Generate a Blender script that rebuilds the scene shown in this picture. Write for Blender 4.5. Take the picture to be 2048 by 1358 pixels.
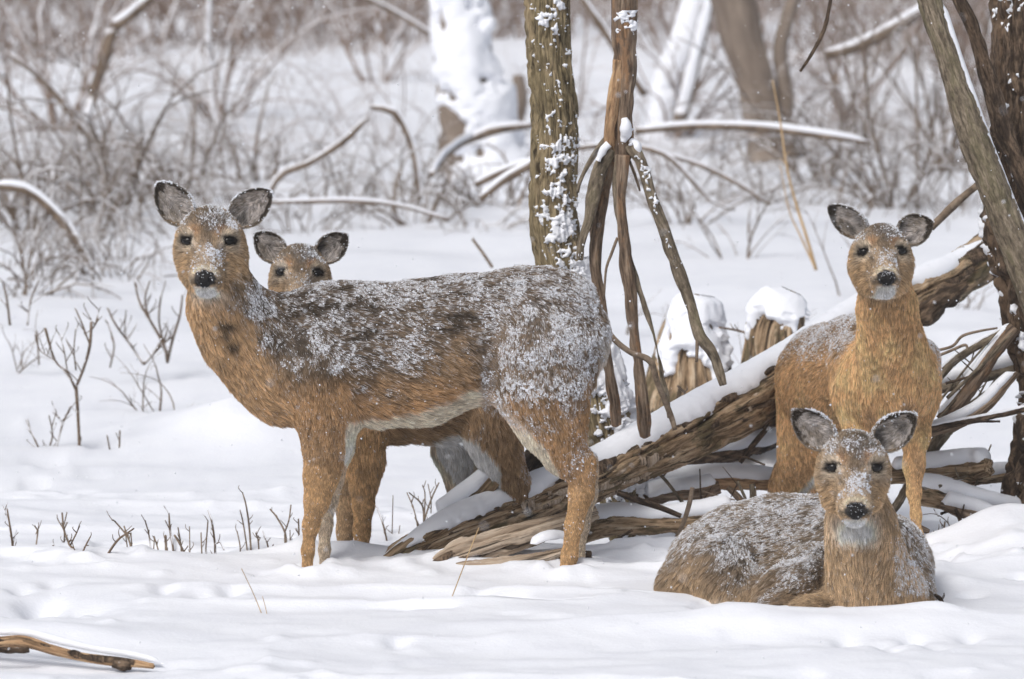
import bpy, math
import numpy as np
from mathutils import Vector
from mathutils.kdtree import KDTree

for _o in list(bpy.data.objects):
    bpy.data.objects.remove(_o)
S = bpy.context.scene
COL = S.collection

# ------------------------------------------------------------------ camera, sky, sun, exposure
FPX = 9800.0                      # focal length in photo pixels (2048 wide)
CAM_H = 2.06
PITCH = math.atan(979.0 / FPX)
cd = bpy.data.cameras.new('camera')
cd.sensor_width = 36.0
cd.sensor_fit = 'HORIZONTAL'
cd.lens = 36.0 * FPX / 2048.0
cd.clip_start = 0.5
cd.clip_end = 3000.0
cd.dof.use_dof = True
cd.dof.focus_distance = 13.95
cd.dof.aperture_fstop = 5.4
cam = bpy.data.objects.new('camera', cd)
cam.location = (0, 0, CAM_H)
cam.rotation_euler = (math.pi / 2 - PITCH, 0, 0)
COL.objects.link(cam)
S.camera = cam

world = bpy.data.worlds.new('World')
S.world = world
world.use_nodes = True
wn = world.node_tree
wn.nodes.clear()
w_out = wn.nodes.new('ShaderNodeOutputWorld')
w_bg = wn.nodes.new('ShaderNodeBackground')
w_hs = wn.nodes.new('ShaderNodeHueSaturation')
sky = wn.nodes.new('ShaderNodeTexSky')
sky.sky_type = 'NISHITA'
sky.sun_disc = False
SUN_EL, SUN_AZ = math.radians(48), math.radians(215)   # azimuth clockwise from +Y
sky.sun_elevation = SUN_EL
sky.sun_rotation = SUN_AZ
sky.air_density = 1.0
sky.dust_density = 4.0
w_hs.inputs['Saturation'].default_value = 0.42
w_bg.inputs['Strength'].default_value = 0.115
wn.links.new(sky.outputs[0], w_hs.inputs['Color'])
wn.links.new(w_hs.outputs[0], w_bg.inputs[0])
wn.links.new(w_bg.outputs[0], w_out.inputs[0])

sd = bpy.data.lights.new('sun', 'SUN')
sd.energy = 1.45
sd.angle = math.radians(25)
sd.color = (1.0, 0.97, 0.93)
sun = bpy.data.objects.new('sun', sd)
_d = Vector((math.sin(SUN_AZ) * math.cos(SUN_EL), math.cos(SUN_AZ) * math.cos(SUN_EL), math.sin(SUN_EL)))
sun.rotation_euler = _d.to_track_quat('Z', 'Y').to_euler()
sun.location = (0, 10, 20)
COL.objects.link(sun)

S.view_settings.view_transform = 'Standard'
S.view_settings.look = 'None'
S.view_settings.exposure = 0.12
S.view_settings.gamma = 1.0
S.view_settings.use_curve_mapping = False
S.render.engine = 'CYCLES'
S.cycles.use_denoising = True
S.cycles.max_bounces = 5
S.cycles.diffuse_bounces = 4
S.cycles.glossy_bounces = 2
S.cycles.transmission_bounces = 2
S.cycles.volume_bounces = 2
try:
    S.cycles_curves.shape = 'RIBBONS'
    S.cycles_curves.subdivisions = 2
except Exception:
    pass

# ------------------------------------------------------------------ helpers
CA, SA = math.cos(PITCH), math.sin(PITCH)


def P(px, py, Y):
    """world point on the plane y=Y that the photo shows at pixel px,py"""
    x = (px - 1024.0) / FPX
    u = (679.0 - py) / FPX
    dy = CA + u * SA
    dz = -SA + u * CA
    t = Y / dy
    return np.array([x * t, Y, CAM_H + dz * t])


def proj(p):
    """photo pixel of world points"""
    x = p[:, 0]; y = p[:, 1]; z = p[:, 2] - CAM_H
    f = y * CA - z * SA
    u = y * SA + z * CA
    return 1024.0 + FPX * x / f, 679.0 - FPX * u / f


def pxm(Y):
    return Y / FPX


def sstep(a, b, x):
    t = np.clip((x - a) / (b - a), 0, 1)
    return t * t * (3 - 2 * t)


def _hash(ix, iy, iz, seed):
    h = (ix.astype(np.int64) * 374761393 + iy.astype(np.int64) * 668265263 + iz.astype(np.int64) * 2147483647 + seed * 144665) & 0xffffffff
    h = ((h ^ (h >> 13)) * 1274126177) & 0xffffffff
    h = ((h ^ (h >> 16)) * 2246822519) & 0xffffffff
    h = h ^ (h >> 15)
    return (h & 0xffffff).astype(np.float64) / 0x7fffff - 1.0


def noise(p, seed=0):
    """value noise, about -1..1; p is (...,3)"""
    p = np.asarray(p, dtype=np.float64)
    i = np.floor(p)
    f = p - i
    f = f * f * (3 - 2 * f)
    ix, iy, iz = i[..., 0], i[..., 1], i[..., 2]
    fx, fy, fz = f[..., 0], f[..., 1], f[..., 2]
    r = 0
    for a in (0, 1):
        for b in (0, 1):
            for c in (0, 1):
                w = (fx if a else 1 - fx) * (fy if b else 1 - fy) * (fz if c else 1 - fz)
                r = r + w * _hash(ix + a, iy + b, iz + c, seed)
    return r


def fbm(p, oct=4, seed=0, gain=0.5):
    p = np.asarray(p, dtype=np.float64)
    r = 0; a = 1.0; tot = 0
    for k in range(oct):
        r = r + a * noise(p * (2.03 ** k) + 17.3 * k, seed + k)
        tot += a; a *= gain
    return r / tot


def unit(v):
    v = np.asarray(v, dtype=np.float64)
    return v / np.maximum(np.linalg.norm(v, axis=-1, keepdims=True), 1e-9)


def mesh_np(name, V, F, smooth=True):
    """V (n,3); F list of integer arrays (m,3) or (m,4)"""
    me = bpy.data.meshes.new(name)
    V = np.asarray(V, dtype=np.float32)
    if not isinstance(F, (list, tuple)):
        F = [F]
    F = [np.asarray(f, dtype=np.int32) for f in F if len(f)]
    loops = np.concatenate([f.ravel() for f in F])
    sizes = np.concatenate([np.full(len(f), f.shape[1], dtype=np.int32) for f in F])
    starts = np.concatenate([[0], np.cumsum(sizes)[:-1]]).astype(np.int32)
    me.vertices.add(len(V)); me.vertices.foreach_set('co', V.ravel())
    me.loops.add(len(loops)); me.loops.foreach_set('vertex_index', loops)
    me.polygons.add(len(sizes)); me.polygons.foreach_set('loop_start', starts)
    me.polygons.foreach_set('loop_total', sizes)
    me.polygons.foreach_set('use_smooth', np.full(len(sizes), smooth, dtype=bool))
    me.update(calc_edges=True)
    return me


def vattr(me, name, arr, typ='FLOAT_VECTOR'):
    a = me.attributes.new(name, typ, 'POINT')
    if typ == 'FLOAT_VECTOR':
        a.data.foreach_set('vector', np.asarray(arr, dtype=np.float32).ravel())
    elif typ == 'FLOAT':
        a.data.foreach_set('value', np.asarray(arr, dtype=np.float32).ravel())
    else:
        c = np.ones((len(arr), 4), dtype=np.float32); c[:, :3] = arr
        a.data.foreach_set('color', c.ravel())


def link(name, data, mat=None, parent=None, label=None, cat=None, group=None, kind=None, loc=None):
    o = bpy.data.objects.new(name, data)
    COL.objects.link(o)
    if mat is not None and data is not None:
        data.materials.append(mat)
    if loc is not None:
        o.location = loc
    if parent is not None:
        o.parent = parent
        o.matrix_parent_inverse = parent_inv(parent)
    if label: o['label'] = label
    if cat: o['category'] = cat
    if group: o['group'] = group
    if kind: o['kind'] = kind
    return o


def parent_inv(p):
    from mathutils import Matrix
    m = Matrix.Translation(p.location)
    q = p
    return m.inverted()


def empty(name, loc, label, cat, group=None):
    return link(name, None, None, None, label, cat, group, None, Vector([float(v) for v in loc]))


def catmull(pts, n):
    pts = np.asarray(pts, dtype=np.float64)
    if len(pts) == 2:
        t = np.linspace(0, 1, n)[:, None]
        return pts[0] * (1 - t) + pts[1] * t
    q = np.vstack([2 * pts[0] - pts[1], pts, 2 * pts[-1] - pts[-2]])
    seg = np.linalg.norm(np.diff(pts[:, :3], axis=0), axis=1)
    cum = np.concatenate([[0], np.cumsum(seg)]); s = np.linspace(0, cum[-1], n)
    i = np.clip(np.searchsorted(cum, s, side='right') - 1, 0, len(pts) - 2)
    t = ((s - cum[i]) / np.maximum(seg[i], 1e-9))[:, None]
    p0, p1, p2, p3 = q[i], q[i + 1], q[i + 2], q[i + 3]
    return 0.5 * (2 * p1 + (p2 - p0) * t + (2 * p0 - 5 * p1 + 4 * p2 - p3) * t ** 2 + (3 * p1 - p0 - 3 * p2 + p3) * t ** 3)


def frames(C):
    T = unit(np.gradient(C, axis=0))
    N = np.zeros_like(T)
    ref = np.array([0, 0, 1.0]) if abs(T[0, 2]) < 0.8 else np.array([0, -1.0, 0])
    n = unit(ref - T[0] * ref.dot(T[0]))
    for k in range(len(T)):
        n = n - T[k] * n.dot(T[k]); n = n / np.linalg.norm(n); N[k] = n
    return T, N, np.cross(T, N)


def tube(path, rad, ns, nr, disp=None, caps=True):
    """displaced round tube along a path; returns verts, faces list, texture coords"""
    pr = np.hstack([np.asarray(path, float), np.asarray(rad, float)[:, None]])
    c = catmull(pr, nr); C = c[:, :3]; R = np.maximum(c[:, 3], 1e-4)
    T, N, B = frames(C)
    s = np.concatenate([[0], np.cumsum(np.linalg.norm(np.diff(C, axis=0), axis=1))])
    th = np.linspace(0, 2 * np.pi, ns, endpoint=False)
    ct, st = np.cos(th), np.sin(th)
    dirs = N[:, None, :] * ct[None, :, None] + B[:, None, :] * st[None, :, None]
    Rm = np.mean(R)
    tc = np.stack([np.broadcast_to(ct * Rm, (nr, ns)), np.broadcast_to(st * Rm, (nr, ns)), np.broadcast_to(s[:, None], (nr, ns))], -1)
    rr = np.broadcast_to(R[:, None], (nr, ns)).copy()
    if disp is not None:
        rr = rr + disp(tc, dirs, R[:, None], s[:, None] / s[-1])
    V = C[:, None, :] + dirs * rr[..., None]
    i = np.arange(nr - 1)[:, None] * ns; j = np.arange(ns)[None, :]; j2 = (j + 1) % ns
    q = np.stack([i + j, i + j2, i + ns + j2, i + ns + j], -1).reshape(-1, 4)
    V = V.reshape(-1, 3); F = [q]; tcs = tc.reshape(-1, 3)
    if caps:
        n0 = len(V)
        V = np.vstack([V, C[0] - T[0] * R[0] * 0.05, C[-1] + T[-1] * R[-1] * 0.05])
        tcs = np.vstack([tcs, [0, 0, -Rm], [0, 0, s[-1] + Rm]])
        j = np.arange(ns); j2 = (j + 1) % ns
        F.append(np.stack([np.full(ns, n0), j2, j], -1))
        e = (nr - 1) * ns
        F.append(np.stack([np.full(ns, n0 + 1), e + j, e + j2], -1))
    return V, F, tcs


def tubes(paths, rad, ns=4):
    """many thin tubes at once: paths (N,K,3), rad (N,K)"""
    paths = np.asarray(paths, float); N_, K, _ = paths.shape
    T = unit(np.gradient(paths, axis=1))
    m = np.abs(T.mean(axis=1)); ref = np.zeros((N_, 3)); ref[np.arange(N_), np.argmin(m, axis=1)] = 1.0
    A = unit(np.cross(T, ref[:, None, :])); B = np.cross(T, A)
    th = np.linspace(0, 2 * np.pi, ns, endpoint=False)
    V = paths[:, :, None, :] + rad[:, :, None, None] * (A[:, :, None, :] * np.cos(th)[None, None, :, None] + B[:, :, None, :] * np.sin(th)[None, None, :, None])
    base = (np.arange(N_) * K * ns)[:, None, None] + (np.arange(K - 1) * ns)[None, :, None]
    j = np.arange(ns)[None, None, :]; j2 = (j + 1) % ns
    q = np.stack([base + j, base + j2, base + ns + j2, base + ns + j], -1).reshape(-1, 4)
    return V.reshape(-1, 3), q


class Acc:
    def __init__(self): self.V = []; self.F = []; self.n = 0; self.T = []
    def add(self, V, F, tc=None):
        if not isinstance(F, (list, tuple)): F = [F]
        self.V.append(V); self.F += [f + self.n for f in F]; self.n += len(V)
        self.T.append(tc if tc is not None else V)
    def mesh(self, name, smooth=True):
        V = np.vstack(self.V)
        me = mesh_np(name, V, [np.vstack(g) for g in ([f for f in self.F if f.shape[1] == 4], [f for f in self.F if f.shape[1] == 3]) if g], smooth)
        vattr(me, 'tc', np.vstack(self.T))
        return me


# ------------------------------------------------------------------ materials
def new_mat(name):
    m = bpy.data.materials.new(name); m.use_nodes = True
    nt = m.node_tree; b = nt.nodes['Principled BSDF']
    b.inputs['Roughness'].default_value = 0.8
    b.inputs['Specular IOR Level'].default_value = 0.2
    return m, nt, b


def nd(nt, t, **kw):
    n = nt.nodes.new(t)
    for k, v in kw.items():
        if k.startswith('i_'):
            n.inputs[k[2:].replace('_', ' ')].default_value = v
        else:
            setattr(n, k, v)
    return n


def ramp(nt, src, stops):
    r = nt.nodes.new('ShaderNodeValToRGB')
    el = r.color_ramp.elements
    while len(el) < len(stops): el.new(0.5)
    for e, (p, c) in zip(el, stops):
        e.position = p; e.color = (c[0], c[1], c[2], 1)
    nt.links.new(src, r.inputs[0])
    return r


def mat_snow():
    m, nt, b = new_mat('snow')
    tc = nd(nt, 'ShaderNodeNewGeometry')
    n1 = nd(nt, 'ShaderNodeTexNoise', i_Scale=60.0, i_Detail=6.0, i_Roughness=0.65)
    n2 = nd(nt, 'ShaderNodeTexNoise', i_Scale=6.0, i_Detail=3.0)
    nt.links.new(tc.outputs['Position'], n1.inputs['Vector'])
    nt.links.new(tc.outputs['Position'], n2.inputs['Vector'])
    r = ramp(nt, n2.outputs[0], [(0.3, (0.79, 0.81, 0.87)), (0.7, (0.83, 0.85, 0.90))])
    nt.links.new(r.outputs[0], b.inputs['Base Color'])
    bp = nd(nt, 'ShaderNodeBump', i_Strength=0.35, i_Distance=0.006)
    nt.links.new(n1.outputs[0], bp.inputs['Height']); nt.links.new(bp.outputs[0], b.inputs['Normal'])
    b.inputs['Roughness'].default_value = 0.6
    return m


def mat_bark(name, cols, scale=(1, 1, 1), nscale=40, bump=0.5, snow=0.0, dist=0.004, patch=0.0, patchcol=(0.3, 0.2, 0.1), crack=0.0):
    """streaky bark from the tc attribute (around, around, along); snow>0 lays thin snow on up-facing sides"""
    m, nt, b = new_mat(name)
    at = nd(nt, 'ShaderNodeAttribute', attribute_name='tc')
    mp = nd(nt, 'ShaderNodeMapping'); mp.inputs['Scale'].default_value = scale
    nt.links.new(at.outputs['Vector'], mp.inputs[0])
    n1 = nd(nt, 'ShaderNodeTexNoise', i_Scale=nscale, i_Detail=8.0, i_Roughness=0.72, i_Distortion=0.3)
    nt.links.new(mp.outputs[0], n1.inputs['Vector'])
    st = [(0.34 + 0.30 * k / (len(cols) - 1), c) for k, c in enumerate(cols)]
    r = ramp(nt, n1.outputs[0], st)
    col = r.outputs[0]
    if patch > 0:
        n3 = nd(nt, 'ShaderNodeTexNoise', i_Scale=11.0, i_Detail=8.0, i_Roughness=0.75)
        mp3 = nd(nt, 'ShaderNodeMapping'); mp3.inputs['Scale'].default_value = (1, 1, 0.35)
        nt.links.new(at.outputs['Vector'], mp3.inputs[0]); nt.links.new(mp3.outputs[0], n3.inputs['Vector'])
        rr = ramp(nt, n3.outputs[0], [(0.50, (0, 0, 0)), (0.56, (patch, patch, patch))])
        mx = nd(nt, 'ShaderNodeMix', data_type='RGBA'); mx.inputs[7].default_value = (*patchcol, 1)
        nt.links.new(rr.outputs[0], mx.inputs[0]); nt.links.new(col, mx.inputs[6]); col = mx.outputs[2]
    if crack > 0:
        n4 = nd(nt, 'ShaderNodeTexNoise', i_Scale=nscale * 1.7, i_Detail=5.0, i_Roughness=0.6)
        mp4 = nd(nt, 'ShaderNodeMapping'); mp4.inputs['Scale'].default_value = (scale[0], scale[1], scale[2] * 0.8); mp4.inputs['Location'].default_value = (3, 7, 1)
        nt.links.new(at.outputs['Vector'], mp4.inputs[0]); nt.links.new(mp4.outputs[0], n4.inputs['Vector'])
        rr = ramp(nt, n4.outputs[0], [(0.38, (crack, crack, crack)), (0.46, (0, 0, 0))])
        mx = nd(nt, 'ShaderNodeMix', data_type='RGBA'); mx.inputs[7].default_value = (0.022, 0.015, 0.010, 1)
        nt.links.new(rr.outputs[0], mx.inputs[0]); nt.links.new(col, mx.inputs[6]); col = mx.outputs[2]
    bp = nd(nt, 'ShaderNodeBump', i_Strength=bump, i_Distance=dist)
    nt.links.new(n1.outputs[0], bp.inputs['Height']); nt.links.new(bp.outputs[0], b.inputs['Normal'])
    if snow > 0:
        ge = nd(nt, 'ShaderNodeNewGeometry'); sx = nd(nt, 'ShaderNodeSeparateXYZ')
        nt.links.new(ge.outputs['Normal'], sx.inputs[0])
        rs = ramp(nt, sx.outputs[2], [(max(0.0, 1 - snow - 0.12), (0, 0, 0)), (min(1.0, 1 - snow + 0.12), (1, 1, 1))])
        mx = nd(nt, 'ShaderNodeMix', data_type='RGBA'); mx.inputs[7].default_value = (0.83, 0.84, 0.89, 1)
        nt.links.new(rs.outputs[0], mx.inputs[0]); nt.links.new(col, mx.inputs[6]); col = mx.outputs[2]
    nt.links.new(col, b.inputs['Base Color'])
    return m


def mat_attr(name, rough=0.7, spec=0.15, sheen=0.0):
    m, nt, b = new_mat(name)
    at = nd(nt, 'ShaderNodeAttribute', attribute_name='fcol')
    nt.links.new(at.outputs['Color'], b.inputs['Base Color'])
    b.inputs['Roughness'].default_value = rough
    b.inputs['Specular IOR Level'].default_value = spec
    return m


M_SNOW = mat_snow()
M_TRUNK = mat_bark('furrowed_bark', [(0.05, 0.04, 0.026), (0.19, 0.15, 0.085), (0.36, 0.29, 0.18)], (1, 1, 0.10), 95, 0.9, patch=0.35, patchcol=(0.33, 0.25, 0.16), crack=0.8)
M_PEEL = mat_bark('peeling_bark', [(0.05, 0.035, 0.027), (0.17, 0.12, 0.085), (0.34, 0.26, 0.19)], (1, 1, 0.10), 80, 0.8, patch=0.55, patchcol=(0.36, 0.20, 0.10), crack=0.6)
M_LIMB = mat_bark('olive_limb_bark', [(0.055, 0.044, 0.033), (0.155, 0.125, 0.09), (0.31, 0.255, 0.19)], (1, 1, 0.3), 70, 0.7, patch=0.3, patchcol=(0.16, 0.15, 0.075), crack=0.4)
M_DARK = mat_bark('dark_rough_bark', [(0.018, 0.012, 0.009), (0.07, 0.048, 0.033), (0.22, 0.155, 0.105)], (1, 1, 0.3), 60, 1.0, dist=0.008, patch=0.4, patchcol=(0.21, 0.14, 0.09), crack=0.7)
M_LOG = mat_bark('weathered_log', [(0.035, 0.025, 0.017), (0.18, 0.12, 0.07), (0.38, 0.27, 0.17), (0.50, 0.40, 0.29)], (1, 1, 0.10), 62, 1.0, dist=0.006, patch=0.85, patchcol=(0.10, 0.082, 0.045), crack=0.9)
M_GREY = mat_bark('grey_split_wood', [(0.10, 0.075, 0.055), (0.34, 0.26, 0.19), (0.54, 0.45, 0.36)], (1, 1, 0.045), 48, 0.8, dist=0.004, crack=0.9)
M_ORANGE = mat_bark('bare_orange_wood', [(0.13, 0.08, 0.045), (0.40, 0.25, 0.14), (0.54, 0.38, 0.23)], (1, 1, 0.12), 60, 0.7, patch=0.6, patchcol=(0.16, 0.09, 0.05), crack=0.6)
M_TWIG = mat_bark('twig_bark', [(0.08, 0.06, 0.045), (0.20, 0.15, 0.11), (0.30, 0.24, 0.18)], (1, 1, 1), 30, 0.2)
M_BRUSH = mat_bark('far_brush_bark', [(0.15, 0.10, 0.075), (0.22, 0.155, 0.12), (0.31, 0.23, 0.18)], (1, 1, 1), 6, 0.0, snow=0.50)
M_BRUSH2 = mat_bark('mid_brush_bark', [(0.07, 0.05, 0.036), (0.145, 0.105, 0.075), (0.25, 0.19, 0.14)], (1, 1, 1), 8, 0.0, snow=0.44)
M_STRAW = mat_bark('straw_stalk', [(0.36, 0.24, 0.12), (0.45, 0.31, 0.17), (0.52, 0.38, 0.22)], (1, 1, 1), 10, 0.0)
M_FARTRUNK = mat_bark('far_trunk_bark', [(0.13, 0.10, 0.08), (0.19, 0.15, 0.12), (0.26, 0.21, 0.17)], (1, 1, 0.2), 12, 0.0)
M_FUR = mat_attr('deer_fur', 0.75, 0.12)
M_SKIN = mat_attr('deer_hide', 0.9, 0.05)
M_EYE, _nt, _b = new_mat('dark_eye')
_b.inputs['Base Color'].default_value = (0.003, 0.002, 0.0015, 1); _b.inputs['Roughness'].default_value = 0.03
_b.inputs['Specular IOR Level'].default_value = 0.28
M_NOSE, _nt, _b = new_mat('wet_nose')
_b.inputs['Base Color'].default_value = (0.008, 0.007, 0.007, 1); _b.inputs['Roughness'].default_value = 0.42
_b.inputs['Specular IOR Level'].default_value = 0.16
_v = nd(_nt, 'ShaderNodeTexVoronoi', i_Scale=420.0); _g = nd(_nt, 'ShaderNodeNewGeometry')
_nt.links.new(_g.outputs['Position'], _v.inputs['Vector'])
_bp = nd(_nt, 'ShaderNodeBump', i_Strength=0.7, i_Distance=0.0015)
_nt.links.new(_v.outputs['Distance'], _bp.inputs['Height']); _nt.links.new(_bp.outputs[0], _b.inputs['Normal'])

# ------------------------------------------------------------------ snow ground
BUMPS = []   # (x, y, radius x, radius y, height)


def base_h(x, y):
    crest = 14.22 + 0.34 * sstep(0.75, 1.25, x) + 0.05 * np.sin(x * 3.1 + 1)
    dip = sstep(crest, crest + 0.45, y)
    back = sstep(16.5, 22.0, y)
    h = -0.11 * dip * (1 - back)
    h = h + 0.04 * sstep(1.28, 1.5, x) * sstep(13.4, 14.3, y) * (1 - dip)
    h = h + sstep(22, 60, y) * 0.35 * np.sin(x * 0.23 + 1.0) * np.sin(y * 0.16)
    return h


def G(x, y, fine=True):
    x = np.asarray(x, float); y = np.asarray(y, float)
    h = base_h(x, y)
    z0 = np.zeros_like(x)
    if fine:
        near = 1 - sstep(17, 24, y)
        # wind-smoothed terraces lying across the view
        h = h + 0.030 * fbm(np.stack([x * 1.1, y * 2.6, z0], -1), 3, 5)
        rid = 1 - np.abs(noise(np.stack([x * 0.9 + 0.25 * y, y * 3.2, z0 + 3], -1), 9))
        h = h + near * 0.026 * rid ** 3
        h = h + near * 0.007 * fbm(np.stack([x * 8, y * 11, z0], -1), 3, 21)
        # crumbled lumps of disturbed snow
        lump = np.maximum(0, noise(np.stack([x * 13, y * 15, z0 + 7], -1), 31)) ** 2
        zone = np.exp(-((y - 14.12) / 0.24) ** 2) + 0.5 * sstep(0.1, 0.7, noise(np.stack([x * 1.7, y * 1.9, z0 + 1], -1), 41))
        h = h + near * 0.034 * lump * np.clip(zone, 0, 1)
        pr = noise(np.stack([x * 5.5, y * 7.5, z0 + 11], -1), 61)
        h = h - near * 0.030 * sstep(0.40, 0.75, pr) * np.clip(sstep(0.0, 0.5, noise(np.stack([x * 1.3, y * 1.5, z0 + 2], -1), 43)) + 0.4 * np.exp(-((y - 13.9) / 0.3) ** 2), 0, 1)
        far = sstep(16, 19, y)
        h = h + far * 0.07 * fbm(np.stack([x * 0.9, y * 0.7, z0], -1), 4, 51)
    for bx, by, rx, ry, bh in BUMPS:
        d = ((x - bx) / rx) ** 2 + ((y - by) / ry) ** 2
        h = h + bh * np.exp(-d)
    return h


def ground_at(px, Y):
    x = (px - 1024.0) / FPX * Y
    return np.array([x, Y, float(G(np.array([x]), np.array([Y]))[0])])


TRACK = [(1700, 12.70), (1762, 12.60), (1835, 12.72), (1792, 12.48), (1885, 12.55), (1950, 12.75), (320, 13.52), (395, 13.40), (455, 13.52), (960, 13.55), (1195, 13.62), (95, 13.62), (30, 13.50), (790, 12.68)]
HOOF = [(617, 13.93), (650, 14.05), (1128, 13.92), (1155, 14.05), (1842, 14.44)]
# mounds: beside the bedded deer, at hooves, drift left of the big doe, drift over the near stick
for px, Y, rx, ry, h in [(1590, 12.9, 0.50, 0.10, 0.035), (1480, 12.98, 0.10, 0.06, 0.02), (1880, 13.05, 0.10, 0.1, 0.03),
                         (640, 13.9, 0.18, 0.08, 0.02), (1130, 13.86, 0.2, 0.07, 0.02), (660, 14.25, 0.22, 0.09, 0.04),
                         (60, 12.75, 0.30, 0.12, 0.04), (30, 12.40, 0.6, 0.16, -0.035), (480, 17.9, 0.35, 0.25, 0.14),
                         (1385, 14.35, 0.3, 0.12, 0.05), (2020, 14.5, 0.2, 0.2, 0.05),
                         (70, 13.3, 0.05, 0.12, -0.07), (150, 13.2, 0.09, 0.1, -0.04), (20, 13.15, 0.06, 0.06, -0.05),
                         (1845, 14.25, 0.13, 0.28, -0.045), (1250, 14.95, 0.16, 0.3, -0.06), (1410, 17.9, 0.25, 0.3, 0.20), (1560, 17.6, 0.2, 0.25, 0.10)] + [(px, Y, .030, .060, -.020) for px, Y in TRACK] + [(px + dx, Y + dy, .04, .035, .005) for px, Y in TRACK for dx, dy in ((-42, .0), (36, -.06))] + [(px, Y, .045, .05, -.03) for px, Y in HOOF] + [(px + dx, Y + dy, .035, .03, .022) for px, Y in HOOF for dx, dy in ((-38, -.03), (34, -.05), (4, -.09))]:
    BUMPS.append(((px - 1024) / FPX * Y, Y, rx, ry, h))


def build_ground():
    near = np.arange(11.6, 16.4, 0.0185)
    far = 16.4 * (260 / 16.4) ** (np.linspace(0, 1, 230) ** 1.25)
    back = np.array([-60, -25, -10, -3, 2, 6, 8.5, 10, 10.8, 11.3])
    ys = np.concatenate([back, near, far])
    u = np.linspace(-1, 1, 350)
    u = np.concatenate([[-12, -7, -3.5, -2, -1.4, -1.12], u, [1.12, 1.4, 2, 3.5, 7, 12]])
    hw = 0.14 * np.maximum(ys, 8) + 0.45
    X = hw[:, None] * u[None, :]; Yg = np.broadcast_to(ys[:, None], X.shape)
    Z = G(X, Yg)
    ny, nx = X.shape
    V = np.stack([X, Yg, Z], -1).reshape(-1, 3)
    i = np.arange(ny - 1)[:, None] * nx; j = np.arange(nx - 1)[None, :]
    q = np.stack([i + j, i + j + 1, i + nx + j + 1, i + nx + j], -1).reshape(-1, 4)
    link('ground', mesh_np('ground', V, q), M_SNOW, kind='structure')


build_ground()


# ------------------------------------------------------------------ wood with snow on it
def bark_disp(a_long, a_fine, f_around, f_along, seed, low=0.0):
    def d(tc, dirs, R, s):
        q = tc * np.array([f_around, f_around, f_along])
        rid = np.abs(noise(q, seed)) * 2 - 0.6
        fine = noise(q * np.array([2.3, 2.3, 2.0]), seed + 3)
        out = a_long * rid + a_fine * fine
        if low:
            out = out + low * noise(tc * np.array([9, 9, 5.0]), seed + 8)
        return out * np.clip(R / 0.02, 0.05, 1) if R.max() > 0.03 else out
    return d


def wood_disp(depth, seed, f=60, along=2.0, low=0.006):
    def d(tc, dirs, R, s):
        w = 0.4 * np.stack([noise(tc * 9, seed + 1), noise(tc * 9, seed + 2), 0 * tc[..., 0]], -1)
        n1 = np.abs(noise(tc * np.array([f, f, along]) + w, seed)); n2 = np.abs(noise(tc * np.array([f * 2.1, f * 2.1, along * 2.2]) + w, seed + 5))
        chip = sstep(0.1, 0.25, noise(tc * np.array([26, 26, 7.0]), seed + 7))
        return -depth * np.clip(1 - n1 * 5, 0, 1) - 0.5 * depth * np.clip(1 - n2 * 4, 0, 1) + low * noise(tc * np.array([9, 9, 4.0]), seed + 3) + 0.7 * depth * chip + 0.0012 * noise(tc * 160, seed + 4)
    return d


def snow_cap(path, rad, nr, thick, wide=1.15, seed=0, cover=None, lift=0.0):
    """snow lying along the top of a log: a ridge whose edges meet the wood"""
    pr = np.hstack([np.asarray(path, float), np.asarray(rad, float)[:, None]])
    c = catmull(pr, nr); C = c[:, :3]; R = c[:, 3]
    T = unit(np.gradient(C, axis=0))
    up = np.array([0, 0, 1.0]); U = unit(up - T * (T @ up)[:, None]); W = np.cross(T, U)
    s = np.concatenate([[0], np.cumsum(np.linalg.norm(np.diff(C, axis=0), axis=1))])
    m = 25
    v = np.linspace(-1, 1, m)
    sn = s / s[-1]
    e1 = wide * (1 + 0.24 * noise(np.stack([s * 8, s * 0, s * 0 + seed], -1), 3) + 0.11 * noise(np.stack([s * 38, s * 0, s * 0 + seed], -1), 4))
    e2 = wide * (1 + 0.24 * noise(np.stack([s * 8, s * 0 + 5, s * 0 + seed], -1), 5) + 0.07 * noise(np.stack([s * 50, s * 0, s * 0 + seed], -1), 6))
    cv = np.ones(nr) if cover is None else cover(sn)
    cv = cv * sstep(0, 0.07, sn) * sstep(0, 0.07, 1 - sn)
    ang = np.where(v[None, :] < 0, e1[:, None], e2[:, None]) * v[None, :] * np.clip(cv[:, None] * 1.3, 0.15, 1)
    prof = np.clip(1 - np.abs(v) ** 2.2, 0, 1) ** 0.8
    tk = thick * cv * (1 + 0.26 * noise(np.stack([s * 4.5, s * 0, s * 0 + seed], -1), 7))
    q3 = np.stack(np.broadcast_arrays(s[:, None], ang * 0.06, 0 * ang + seed), -1)
    lum = 1 + 0.05 * noise(q3 * np.array([9, 22, 1]), 8) + 0.025 * noise(q3 * np.array([38, 45, 1]), 9) + 0.02 * noise(q3 * np.array([110, 110, 1]), 10)
    r = R[:, None] * 0.93 + tk[:, None] * prof[None, :] * lum - 0.003
    d = U[:, None, :] * np.cos(ang)[..., None] + W[:, None, :] * np.sin(ang)[..., None]
    V = C[:, None, :] + d * r[..., None] + U[:, None, :] * lift
    i = np.arange(nr - 1)[:, None] * m; j = np.arange(m - 1)[None, :]
    q = np.stack([i + j, i + m + j, i + m + j + 1, i + j + 1], -1).reshape(-1, 4)
    return V.reshape(-1, 3), q


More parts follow.
